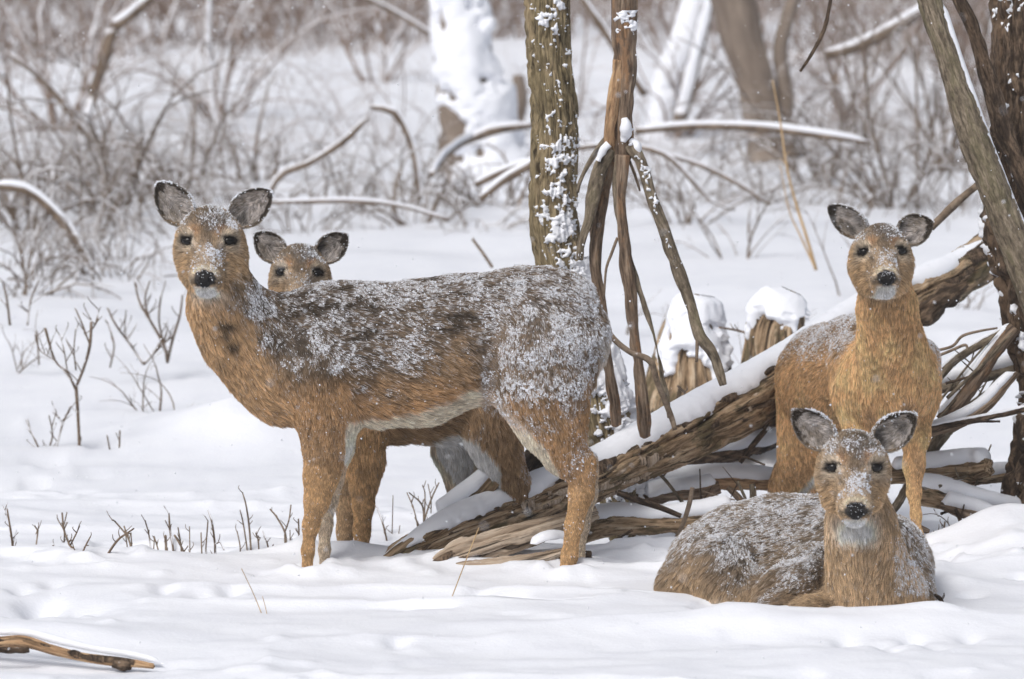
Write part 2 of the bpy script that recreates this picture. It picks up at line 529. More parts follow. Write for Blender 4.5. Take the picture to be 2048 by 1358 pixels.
def snow_patches(path, rad, ns, nr, disp, seed, thresh, facing, thick=0.014, freq=22, band=None):
    """clots of snow stuck to a trunk, thickest on the side `facing`"""
    info = {}
    fdir = unit(np.array(facing, float))

    def d2(tc, dirs, R, s):
        b = disp(tc, dirs, R, s) if disp is not None else 0
        f = dirs @ fdir
        n = 0.5 * noise(tc * freq, seed) + 0.42 * noise(tc * freq * 2.7, seed + 1) + 0.2 * noise(tc * freq * 6, seed + 4) + 0.5 * noise(tc * np.array([7, 7, 5.0]), seed + 2)
        msk = n - thresh + 0.45 * (f - 0.75)
        if band is not None:
            msk = msk + band(s)
        k = np.clip(msk * 3.0, -0.35, 1)
        info['k'] = k
        return b + thick * np.sign(k) * np.abs(k) ** 0.7
    V, F, tc = tube(path, rad, ns, nr, d2, caps=False)
    k = info['k'].ravel(); q = F[0]
    keep = k[q].max(axis=1) > 0
    q = q[keep]
    idx = np.unique(q); mp = np.full(len(V), -1); mp[idx] = np.arange(len(idx))
    return V[idx], mp[q]


def px_path(pts):
    """pts of (px, py, Y, r_px) -> path, radii in metres"""
    path = [P(a, b, Y) for a, b, Y, r in pts]
    rad = [r * pxm(Y) for a, b, Y, r in pts]
    return np.array(path), np.array(rad)


def part_tube(name, parent, pts, mat, ns=10, per_m=60, disp=None, label=None, caps=True, **kw):
    path, rad = px_path(pts)
    L = np.linalg.norm(np.diff(path, axis=0), axis=1).sum()
    V, F, tc = tube(path, rad, ns, max(4, int(L * per_m)), disp, caps)
    a = Acc(); a.add(V, F, tc)
    return link(name, a.mesh(name), mat, parent, label=label, **kw)


def cap_on(parent, pts, thick, wide=1.1, seed=0, cover=None, name='snow_cap', per_m=160):
    path, rad = px_path(pts)
    L = np.linalg.norm(np.diff(path, axis=0), axis=1).sum()
    V, q = snow_cap(path, rad, max(12, int(L * per_m)), thick, wide, seed, cover)
    return link(name, mesh_np(name, V, q), M_SNOW, parent)


# ------------------------------------------------------------------ brush generators
def shrub_paths(rng, base, H, n0, m1, m2, spread=0.7, droop=0.5, r0=0.006, wig=0.12, foot=0.15, lean=(0, 0), K=9, m3=0):
    out = []
    th = rng.uniform(0, 2 * np.pi, n0); ti = rng.uniform(0.05, 1, n0) ** 0.7 * spread
    d = np.stack([np.sin(ti) * np.cos(th) + lean[0], np.sin(ti) * np.sin(th) + lean[1], np.cos(ti)], -1)
    L = H * rng.uniform(0.55, 1.15, n0)
    st = np.asarray(base)[None, :] + np.stack([np.cos(th) * foot * rng.uniform(0, 1, n0), np.sin(th) * foot * rng.uniform(0, 1, n0), np.zeros(n0) - 0.03], -1)

    def grow(st, d, L, r, droop, K=K):
        n = len(st); d = unit(d); step = (L / (K - 1))[:, None]
        pts = [st]; cur = st; dd = d.copy()
        bend = rng.normal(0, wig, (n, 3))
        for k in range(1, K):
            t = k / (K - 1)
            dd = unit(dd + bend * 0.6 + rng.normal(0, wig, (n, 3)) + np.array([0, 0, -1.0]) * droop * t * 0.35)
            cur = cur + dd * step; pts.append(cur)
        path = np.stack(pts, 1)
        rr = r[:, None] * (1 - 0.75 * np.linspace(0, 1, K)[None, :])
        return path, rr

    p, r = grow(st, d, L, r0 * rng.uniform(0.6, 1.2, n0), droop)
    out.append((p, r))
    for lv, (m, ls, rs) in enumerate(((m1, 0.5, 0.6), (m2, 0.5, 0.6), (m3, 0.6, 0.7))):
        if not m: break
        n, Kp = p.shape[:2]; N = n * m; Kc = max(4, Kp - 2) if lv == 0 else 4
        pi = np.repeat(np.arange(n), m); k = rng.integers(min(2, Kp - 3), Kp - 1, N)
        st = p[pi, k]; tan = unit(p[pi, k + 1] - p[pi, k - 1])
        per = rng.normal(0, 1, (N, 3)); per = unit(per - tan * np.sum(per * tan, 1, keepdims=True))
        dn = tan + per * rng.uniform(0.5, 1.1, (N, 1)) + np.array([0, 0, 0.15])
        Ln = L[pi] * ls * rng.uniform(0.4, 1.1, N) * (1.15 - k / Kp)
        rn = r[pi, k] * rs
        p, r = grow(st, dn, Ln, rn, droop * 0.6, Kc); L = Ln
        out.append((p, r))
    return out


def shrub_mesh(plists, ns=3):
    a = Acc()
    for p, r in plists:
        V, q = tubes(p, r, ns); a.add(V, q)
    return a.mesh('shrub')


def shrub(name, label, cat, rng, px, Y, H, mat, group=None, kind=None, ns=3, z=None, **kw):
    b = ground_at(px, Y)
    if z is not None: b[2] = z
    o = link(name, shrub_mesh([(p - b, r) for p, r in shrub_paths(rng, b, H, **kw)], ns), mat, None, label, cat, group, kind, Vector([float(v) for v in b]))
    return o


RNG = np.random.default_rng(7)


def build_background():
    rng = np.random.default_rng(11)
    # far brush masses closing the view
    for nm, x0, x1, Y, H, n, bn in [('brush_mass', -8, 1.5, 50, 2.2, 260, 0), ('brush_mass', -9, 9, 62, 3.4, 220, 1), ('brush_mass', 1.5, 8, 46, 2.6, 150, 2), ('brush_mass', -15, 15, 85, 6.0, 200, 3)]:
        pl = []
        xs = rng.uniform(x0, x1, n); Ys = Y + rng.uniform(-2.5, 2.5, n) + 0.9 * np.sin(xs * 0.9)
        for k in range(0, n, 20):
            for x, yy in zip(xs[k:k + 20], Ys[k:k + 20]):
                pl += shrub_paths(rng, (x, yy, 0.0), H * rng.uniform(0.6, 1.1), 3, 5, 3, 0.8, 0.3, 0.016 * Y / 50, 0.14, 0.3, K=5)
        by = {}
        for p, r in pl: by.setdefault(p.shape[1], []).append((p, r))
        a = Acc()
        for k, lst in by.items():
            V, q = tubes(np.concatenate([p for p, r in lst]), np.concatenate([r for p, r in lst]), 3); a.add(V, q)
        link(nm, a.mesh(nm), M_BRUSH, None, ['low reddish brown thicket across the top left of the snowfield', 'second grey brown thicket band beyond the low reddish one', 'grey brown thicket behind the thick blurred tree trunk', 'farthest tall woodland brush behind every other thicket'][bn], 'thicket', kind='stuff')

    # arching tangle on the left and scattered shrubs: px, Y, H, n0,m1,m2, spread, droop, r0
    sh = [
        (60, 27, 1.25, 12, 6, 5, 0.95, 1.8, 0.010, 'dense arching bare shrub at the left edge of the snowfield'),
        (210, 28, 1.45, 12, 6, 5, 0.95, 1.7, 0.011, 'tall tangled bare shrub above the big doe left ear'),
        (350, 30, 1.45, 10, 6, 4, 1.0, 1.8, 0.011, 'wide arching bare shrub directly above the big doe head'),
        (520, 31, 1.1, 9, 5, 4, 1.1, 1.6, 0.010, 'open arching bare shrub between the doe ears and the snowy stump'),
        (690, 29, 0.95, 6, 4, 3, 1.2, 1.8, 0.009, 'thin low bramble arcs over the partly hidden deer head'),
        (830, 27.5, 0.8, 8, 4, 3, 1.2, 1.6, 0.009, 'thin bramble with drooping stems just left of the furrowed trunk'),
        (980, 28.5, 0.7, 8, 4, 3, 1.3, 1.4, 0.010, 'small bramble half hidden by the furrowed trunk'),
        (1370, 27, 0.8, 8, 5, 3, 1.0, 1.0, 0.007, 'fine drooping shrub right of the upside-down forked limb'),
        (1480, 24.5, 0.62, 8, 5, 4, 0.7, 0.4, 0.006, 'upright fine twiggy shrub behind the broken stumps'),
        (1640, 31, 1.3, 14, 6, 4, 0.8, 0.7, 0.010, 'tall tangled shrub under the hanging twig'),
        (1790, 29, 1.25, 14, 6, 4, 0.8, 0.7, 0.010, 'tall bare shrub behind the ears of the standing facing deer'),
        (1900, 32, 1.5, 14, 6, 4, 0.8, 0.5, 0.011, 'bare shrub between the facing deer and the leaning olive tree'),
        (1340, 36, 1.5, 10, 6, 4, 0.8, 0.8, 0.013, 'bare shrub far behind the forked limb'),
        (1700, 38, 1.8, 14, 6, 4, 0.9, 0.6, 0.013, 'far tangled shrub at top right beyond the snowy fallen branch'),
        (1150, 38, 1.4, 8, 6, 4, 0.9, 0.8, 0.012, 'far shrub showing between the furrowed trunk and the forked limb'),
        (1960, 39, 1.9, 14, 6, 4, 0.8, 0.6, 0.013, 'far shrub between the two leaning right-hand trees'),
        (120, 36, 1.9, 12, 6, 4, 0.9, 0.9, 0.013, 'far tall shrub at the upper left corner'),
        (450, 38, 1.7, 10, 6, 4, 0.9, 1.0, 0.013, 'far tall shrub reaching into the reddish thicket'),
        (760, 42, 1.3, 8, 6, 4, 0.9, 0.9, 0.012, 'far low shrub left of the snow-plastered dead trunk'),
        (30, 22.5, 0.62, 10, 5, 4, 1.0, 1.2, 0.007, 'low shrub below the arched snowy branch at the left edge'),
        (180, 23.5, 0.55, 10, 5, 4, 1.0, 1.0, 0.007, 'low twiggy shrub under the arched snowy branch'),
        (330, 18.6, 0.34, 7, 4, 3, 0.8, 0.3, 0.0045, 'small forked shrub in the snow left of the big doe neck'),
        (20, 19.8, 0.36, 6, 4, 3, 0.8, 0.3, 0.004, 'small faint shrub at the left edge below the low shrubs'),
        (1525, 19.4, 0.42, 5, 4, 3, 0.45, 0.2, 0.004, 'small upright shrub behind the right broken stump'),
        (1250, 21.0, 0.35, 8, 3, 3, 0.7, 0.2, 0.004, 'small fan of twigs behind the legs of the forked limb'),
        (1740, 22.5, 0.5, 6, 4, 3, 0.6, 0.2, 0.005, 'small bare shrub just behind the facing deer head'),
        (1890, 22.0, 0.35, 6, 3, 3, 0.8, 0.3, 0.004, 'low twigs between the facing deer ear and the dark tree'),
        (680, 21.2, 0.45, 6, 3, 2, 1.0, 1.2, 0.006, 'low bent twigs right of the partly hidden deer ears'),
        (870, 20.8, 0.30, 5, 3, 2, 1.2, 1.6, 0.006, 'low snowy bent twigs above the big doe back'),
        (985, 20.4, 0.28, 3, 3, 2, 0.8, 1.0, 0.005, 'short slanting twig above the big doe rump'),
    ]
    for k, (px, Y, H, n0, m1, m2, sp, dr, r0, lab) in enumerate(sh):
        big = 1.35 if Y > 25 else 1.0
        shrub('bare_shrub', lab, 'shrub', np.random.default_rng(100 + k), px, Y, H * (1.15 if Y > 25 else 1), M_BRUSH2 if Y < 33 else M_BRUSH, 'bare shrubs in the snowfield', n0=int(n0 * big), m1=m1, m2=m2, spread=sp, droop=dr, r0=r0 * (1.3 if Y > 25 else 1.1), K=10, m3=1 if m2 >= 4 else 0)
    # long arching canes
    canes = [(40, 25.5, 1.5), (150, 26.5, 1.7), (270, 27.5, 1.6), (390, 26.5, 1.3), (500, 28, 1.3), (610, 27, 1.1), (720, 28.5, 1.2), (850, 29, 1.1), (960, 27, 1.0), (60, 31, 2.0), (200, 33, 2.1), (330, 32, 2.1), (480, 34, 1.9), (600, 33, 1.6), (760, 35, 1.5),
             (1310, 29, 1.2), (1420, 30, 1.2), (1560, 29, 1.3), (1680, 28, 1.4), (1800, 29.5, 1.5), (1910, 29, 1.4), (1600, 36, 2.0), (1750, 35, 2.1), (1880, 36, 2.2), (1480, 38, 1.8), (1290, 33, 1.6), (1180, 32, 1.2), (80, 22.8, .7), (240, 23.2, .7)]
    CLN = ['by the left edge, in front of the weed tufts', 'behind the arched snowy branch', 'over the big doe left ear', 'right above the big doe head', 'right above the hidden deer right ear', 'left of the long curved branch tip',
           'under the long curved branch', 'under the hook-shaped branch', 'against the left of the furrowed trunk', 'behind the slanting stem at far left', 'around the crooked snowy stem', 'below the snow-covered bough',
           'around the dark wavy stem', 'in the open right of the dark wavy stem', 'left of the dead tree, farthest of its neighbours', 'just right of the forked limb, near its snow knob', 'beneath the left half of the level snowy branch', 'beneath the foot of the thick blurred trunk',
           'right of the tan reed', 'above the facing deer ears', 'left of the leaning olive tree, low down', 'below the hanging twig, far back', 'between hanging twig and leaning tree, far back', 'behind the leaning olive tree top',
           'behind the thick blurred trunk', 'beside the pale double trunk', 'between furrowed trunk and forked limb', 'low at far left below the arched branch', 'low at left, just left of the big doe head']
    for k, (px, Y, L) in enumerate(canes):
        shrub('arching_bramble', 'thin snow-dusted arching canes ' + CLN[k], 'bramble', np.random.default_rng(900 + k), px, Y, L, M_BRUSH2 if Y < 31 else M_BRUSH,
              'arching brambles in the snowfield', n0=13, m1=5, m2=4, spread=1.15, droop=2.6, r0=0.0062, wig=0.13, foot=0.3, K=10, m3=1)
    # upright weed clumps that read as grey tufts
    wd = [(20, 28.5, .62, 90), (110, 29, .66, 110), (200, 29, .6, 100), (300, 29.3, .62, 110), (400, 29.5, .5, 60), (810, 28.8, .34, 50), (870, 28.6, .36, 70), (930, 28.7, .33, 60),
          (40, 24.0, .3, 50), (150, 24.2, .32, 60), (250, 24, .26, 40), (1620, 33, .6, 60), (1760, 34, .5, 60), (1880, 33, .6, 60), (700, 32, .3, 25), (1850, 27.8, .25, 20)]
    WL = ['dry weed tuft at the left picture edge above the arched snowy branch', 'dry weed tuft just right of the one at the left edge', 'dense dry weed tuft left of the big doe ear',
          'dry weed tuft directly behind the big doe left ear', 'thin dry weed tuft above the big doe head', 'grey weed tuft in mid field, left of three by the hooked branch',
          'grey weed tuft in mid field, middle of three by the hooked branch', 'grey weed tuft in mid field, nearest the furrowed trunk', 'low weed tuft at the left edge under the arched branch',
          'low weed tuft under the arched branch, second from the left', 'low sparse weed tuft left of the big doe cheek', 'far weed tuft beside the thick blurred trunk',
          'far weed tuft right of the hanging twig', 'far weed tuft left of the leaning olive tree', 'sparse weed tuft above the partly hidden deer', 'small weed tuft left of the leaning olive tree, nearer']
    for k, (px, Y, H, n) in enumerate(wd):
        shrub('weed_clump', WL[k], 'dry weeds', np.random.default_rng(300 + k), px, Y, H, M_BRUSH2,
              'dry weed clumps in the snowfield', n0=int(n * .36), m1=3, m2=2, spread=0.5, droop=0.3, r0=0.0042, wig=0.12, foot=0.26, K=7)
    # individually visible background branches: px points, Y, r px
    br = [
        ([(-10, 372, 24, 9), (50, 380, 24, 10), (100, 418, 24, 9), (150, 480, 24, 8), (195, 560, 24, 7)], 0.03, 'arched thick branch with a snow ridge at the left edge', 'fallen branch'),
        ([(1070, 250, 29, 7), (1000, 258, 29, 9), (935, 280, 29, 9), (890, 310, 28, 8), (862, 350, 27.5, 7)], 0.035, 'snow-lined branch arching down behind the furrowed trunk', 'fallen branch'),
        ([(1270, 262, 27, 7), (1400, 252, 27, 8), (1520, 256, 27, 9), (1620, 268, 27, 8), (1740, 285, 27, 4)], 0.035, 'long snow-topped branch lying level across the right background', 'fallen branch'),
        ([(740, 214, 28, 5), (785, 222, 28, 7), (812, 262, 28, 7), (830, 320, 28, 6), (838, 400, 28, 6)], 0.02, 'hook-shaped branch bending down left of the snowy dead trunk', 'fallen branch'),
        ([(735, 235, 27, 4), (690, 280, 27, 6), (620, 325, 27, 7), (560, 352, 27, 7), (520, 430, 27, 5)], 0.015, 'long curved branch rising right from behind the doe ears', 'fallen branch'),
        ([(960, 400, 24, 6), (1010, 360, 24, 8), (1060, 330, 24, 8), (1100, 300, 24, 5)], 0.03, 'short snowy branch touching the left of the furrowed trunk', 'fallen branch'),
        ([(950, 370, 24.5, 6), (1000, 345, 24.5, 8), (1062, 322, 24.5, 7)], 0.025, 'upper of the short snowy branches left of the furrowed trunk', 'fallen branch'),
        ([(1300, 300, 26, 5), (1400, 330, 26, 5), (1480, 370, 26, 4), (1540, 410, 26, 3)], 0.01, 'thin branch drooping right from behind the forked limb', 'fallen branch'),
        ([(1120, 300, 25, 5), (1230, 290, 25, 6), (1330, 310, 25, 5), (1420, 400, 25, 3), (1470, 420, 25, 2)], 0.012, 'thin branch crossing behind the forked limb', 'fallen branch'),
        ([(540, 405, 25, 4), (700, 402, 25, 5), (800, 412, 25, 4), (900, 440, 25, 3)], 0.02, 'long low snow-lined branch behind the two heads', 'fallen branch'),
        ([(420, -20, 40, 5), (415, 60, 38, 8), (420, 180, 36, 7), (440, 300, 34, 5)], 0, 'dark wavy stem in the upper left thicket', 'bare stem'),
        ([(225, 60, 33, 14), (205, 130, 33, 13), (180, 210, 33, 10), (165, 300, 32, 8), (200, 380, 31, 7)], 0, 'thick crooked stem with snowy fork at upper left', 'bare stem'),
        ([(310, -10, 33, 7), (270, 25, 33, 9), (228, 55, 33, 10)], 0.05, 'snow-covered bough leading to the crooked stem fork', 'bare stem'),
        ([(20, 110, 30, 5), (75, 150, 30, 6), (120, 200, 30, 6), (165, 260, 30, 6), (210, 300, 30, 5)], 0, 'slanting stem crossing the left tangle', 'bare stem'),
        ([(720, -10, 36, 5), (800, 30, 36, 5), (870, 75, 36, 5)], 0.02, 'long slanting branch left of the snowy dead trunk top', 'bare stem'),
        ([(1160, -10, 30, 6), (1220, 80, 30, 7), (1290, 190, 30, 8)], 0.02, 'slanting stem behind the forked limb top', 'bare stem'),
        ([(1420, 0, 36, 12), (1390, 120, 35, 14), (1360, 240, 34, 13)], 0.02, 'leaning grey stem left of the thick blurred trunk', 'bare stem'),
        ([(1650, 110, 32, 9), (1720, 90, 32, 12), (1850, 20, 32, 12), (1900, -20, 32, 12)], 0.03, 'blurred bough slanting up toward the leaning tree', 'bare stem'),
    ]
    for k, (pts, th, lab, cat) in enumerate(br):
        path, rad = px_path(pts)
        L = np.linalg.norm(np.diff(path, axis=0), axis=1).sum()
        V, F, tc = tube(path, rad, 8, max(10, int(L * 16)), lambda tc, d, R, s, k=k: 0.25 * R * noise(tc * 9, k), True)
        a = Acc(); a.add(V, F, tc)
        e = empty('background_branch', path[-1], lab, cat, None)
        link('bark', a.mesh('bark'), M_BRUSH2, e)
        if th > 0:
            V, q = snow_cap(path, rad, max(12, int(L * 25)), th * 0.55, 0.85, k)
            link('snow_cap', mesh_np('snow_cap', V, q), M_SNOW, e)

    # snow-plastered dead trunk in the background (about 870..1000 px, top of frame)
    Yd = 31.0
    e = empty('dead_tree', P(950, 330, Yd), 'leaning dead trunk plastered white with snow, left of the furrowed trunk', 'dead tree')
    pts = [(985, 420, Yd, 105), (965, 320, Yd, 88), (945, 220, Yd, 66), (930, 130, Yd, 56), (915, 40, Yd, 42), (905, -60, Yd, 34)]
    path, rad = px_path(pts)
    dd = bark_disp(0.02, 0.02, 12, 4, 61, 0.03)
    V, F, tc = tube(path, rad, 40, 110, dd); a = Acc(); a.add(V, F, tc)
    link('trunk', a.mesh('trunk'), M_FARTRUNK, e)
    V, q = snow_patches(path, rad * 1.05, 90, 240, lambda tc, d, R, s: 0.04 * noise(tc * 4, 64) + 0.01 * noise(tc * 16, 65), 63, -0.55, (0.25, -1, 0.25), 0.05, 4.0)
    link('snow_crust', mesh_np('snow_crust', V, q), M_SNOW, e)
    part_tube('limb', e, [(935, 75, Yd, 22), (968, 60, Yd - .1, 16), (985, 38, Yd - .15, 8)], M_SNOW, 10, 30)
    part_tube('limb', e, [(880, 60, Yd, 10), (882, 140, Yd, 10), (895, 210, Yd, 12), (908, 262, Yd, 12)], M_FARTRUNK, 10, 30)
    # thick blurred trunk
    Yt = 33.5
    e = empty('background_tree', P(1530, 290, Yt), 'thick blurred brown trunk leaning left at top right centre', 'tree')
    pts = [(1545, 325, Yt, 60), (1535, 280, Yt, 44), (1522, 220, Yt, 42), (1505, 140, Yt, 42), (1480, 60, Yt, 42), (1462, -40, Yt, 44)]
    part_tube('trunk', e, pts, M_FARTRUNK, 24, 30, bark_disp(0.012, 0.012, 10, 3, 71, 0.02))
    part_tube('limb', e, [(1560, 300, Yt, 14), (1572, 200, Yt, 16), (1560, 100, Yt, 15), (1580, 20, Yt, 14), (1600, -40, Yt, 14)], M_FARTRUNK, 12, 20)
    # pale snow-coated trunk pair behind the forked limb
    e = empty('background_tree', P(1340, 270, 36), 'pale snow-coated double trunk far behind the forked limb', 'tree')
    for q_ in ([(1320, 280, 36, 22), (1335, 170, 36, 22), (1370, 80, 36, 20), (1392, 0, 36, 18), (1400, -30, 36, 18)], [(1030, 260, 36, 14), (1040, 200, 36, 16), (1036, 150, 36, 12)]):
        path, rad = px_path(q_)
        if q_[0][0] > 1200:
            V, F, tc = tube(path, rad, 16, 40, bark_disp(0.02, 0.01, 8, 3, 81)); a = Acc(); a.add(V, F, tc)
            link('trunk', a.mesh('trunk'), M_FARTRUNK, e)
            V, q = snow_patches(path, rad, 30, 80, None, 83, -0.8, (-0.3, -1, 0.2), 0.04, 3.0)
            link('snow_crust', mesh_np('snow_crust', V, q), M_SNOW, e)
        else:
            V, F, tc = tube(path, rad, 14, 20, None); a = Acc(); a.add(V, F, tc)
            link('background_stump', a.mesh('trunk'), M_FARTRUNK, None, 'small brown stump peeking out left of the furrowed trunk', 'stump')


def mid_twigs():
    """saplings and stubs between the doe and the far shrubs"""
    # sapling with forked crown, px 85..190
    def twig_thing(name, label, cat, lines, Y, mat, group=None):
        a = Acc(); b = P(lines[0][0][0], lines[0][0][1], Y); acc = []
        rl = np.random.default_rng(int(abs(lines[0][0][0]) * 7 + len(lines)))
        lines = list(lines)
        if cat != 'grass stalk':
            for ln in list(lines):
                if len(ln) < 3: continue
                for _ in range(4 if cat in ('sapling', 'shrub') else 2):
                    i = int(rl.integers(1, len(ln))); f = rl.uniform(0, 1)
                    x0 = ln[i - 1][0] * (1 - f) + ln[i][0] * f; y0 = ln[i - 1][1] * (1 - f) + ln[i][1] * f
                    L = rl.uniform(8, 34 if cat in ('sapling', 'shrub') else 14); an = rl.uniform(.25, .95) * rl.choice([-1, 1])
                    x1, y1 = x0 + L * math.sin(an), y0 - L * math.cos(an)
                    lines.append([(x0, y0, 1.3), (x1, y1, 1.0), (x1 + rl.uniform(-3, 3) + 3 * math.sin(an), y1 - rl.uniform(3, 9), .7)])
        for ln in lines:
            dy = 0.0
            pts = [(x, y, Y + 0.04 * math.sin(3.1 * k + x), r * (0.78 if group else 0.95)) for k, (x, y, r) in enumerate([q[:3] for q in ln])]
            if ln is lines[0]: pts[0] = (pts[0][0], pts[0][1], Y, pts[0][3])
            path, rad = px_path(pts); path = path - b
            V, F, tc = tube(path, rad, 5, max(6, 5 * len(pts)), None); a.add(V, F, tc)
        return link(name, a.mesh(name), mat, None, label, cat, group, None, Vector([float(v) for v in b]))
    twig_thing('bare_sapling', 'slim forked sapling standing alone in the open snow at left', 'sapling',
               [[(160, 915, 3.4), (156, 830, 3.6), (152, 770, 4)], [(152, 780, 3.2), (135, 745, 2.8), (110, 720, 2.4), (90, 655, 3.4)], [(152, 775, 3.2), (168, 735, 3), (180, 690, 3.5), (183, 640, 3)],
                [(110, 720, 2), (80, 700, 1.6), (70, 668, 1.6)], [(180, 690, 2), (165, 650, 2), (150, 615, 1.6)], [(152, 740, 2), (148, 700, 1.5), (152, 655, 1.3)], [(135, 745, 1.5), (128, 700, 1.4), (120, 668, 1.2)], [(183, 660, 2), (195, 640, 1.5), (196, 615, 1.3)]],
               17.55, M_BRUSH2)
    twig_thing('bare_sapling', 'small faint branching twig left of the lone sapling base', 'sapling',
               [[(82, 905, 2), (70, 880, 2), (52, 838, 1.8)], [(95, 905, 2), (105, 870, 1.8), (98, 830, 1.4)], [(112, 900, 2), (125, 850, 2), (142, 812, 2)], [(125, 850, 1.5), (118, 835, 1.2), (110, 826, 1)]], 17.6, M_BRUSH2)
    twig_thing('bare_sapling', 'tiny twigs right of the lone sapling base', 'sapling',
               [[(222, 912, 2), (214, 870, 1.5)], [(238, 912, 2), (240, 860, 1.8)], [(268, 912, 2), (267, 885, 2)], [(240, 885, 1), (232, 865, 1)]], 17.6, M_BRUSH2)
    twig_thing('bare_shrub', 'forked dark stems left of the doe neck with crossing shoots', 'shrub',
               [[(335, 725, 3.4), (328, 690, 3.4), (300, 640, 3), (278, 600, 2.4), (270, 560, 2)], [(335, 725, 3), (345, 680, 3.2), (360, 630, 2.6), (365, 590, 2)], [(288, 728, 3.6), (262, 690, 2.8), (232, 650, 2.4), (215, 615, 2)],
                [(288, 728, 3), (318, 695, 3), (345, 672, 2)], [(328, 690, 2.4), (318, 640, 2.2), (322, 590, 2)], [(300, 640, 2), (290, 600, 2), (300, 560, 1.5)], [(262, 690, 2), (250, 660, 1.6), (252, 620, 1.4)], [(220, 735, 2), (228, 690, 1.8), (214, 640, 1.6)]], 19.3, M_BRUSH2)
    twig_thing('bare_shrub', 'pale shoots at the left edge above the lone sapling', 'shrub',
               [[(20, 650, 3), (14, 600, 2.4), (5, 560, 2)], [(55, 650, 2), (62, 600, 2), (78, 560, 2)], [(78, 730, 2), (74, 660, 1.8)], [(0, 870, 2.5), (12, 830, 2.4), (24, 790, 2)], [(12, 830, 2), (4, 800, 2)]], 19.5, M_BRUSH2)
    # tall tan reed leaning behind the facing deer
    twig_thing('dry_reed', 'tall tan reed leaning left behind the facing deer, rising to mid picture', 'reed',
               [[(1632, 540, 4), (1615, 480, 3.6), (1590, 400, 3), (1573, 330, 2.4), (1560, 240, 2), (1545, 160, 1.6)], [(1632, 540, 2.4), (1600, 470, 2), (1578, 420, 1.6), (1560, 330, 1.2)]], 21, M_STRAW)
    for lab, lns, Y in [('slanting twig stub poking from the snow above the doe back', [[(985, 535, 3.5), (965, 505, 3.5), (945, 478, 3.2)]], 20),
                        ('thin curved tan stalk left of the right broken stump', [[(1500, 668, 2.6), (1470, 660, 2.6), (1438, 655, 2)]], 17.2),
                        ('short dark twig above the main log', [[(1378, 810, 3), (1368, 785, 2.8), (1355, 772, 2.4)], [(1368, 785, 2), (1375, 778, 1.5)]], 15.6)]:
        twig_thing('twig', lab, 'twig', lns, Y, M_TWIG)
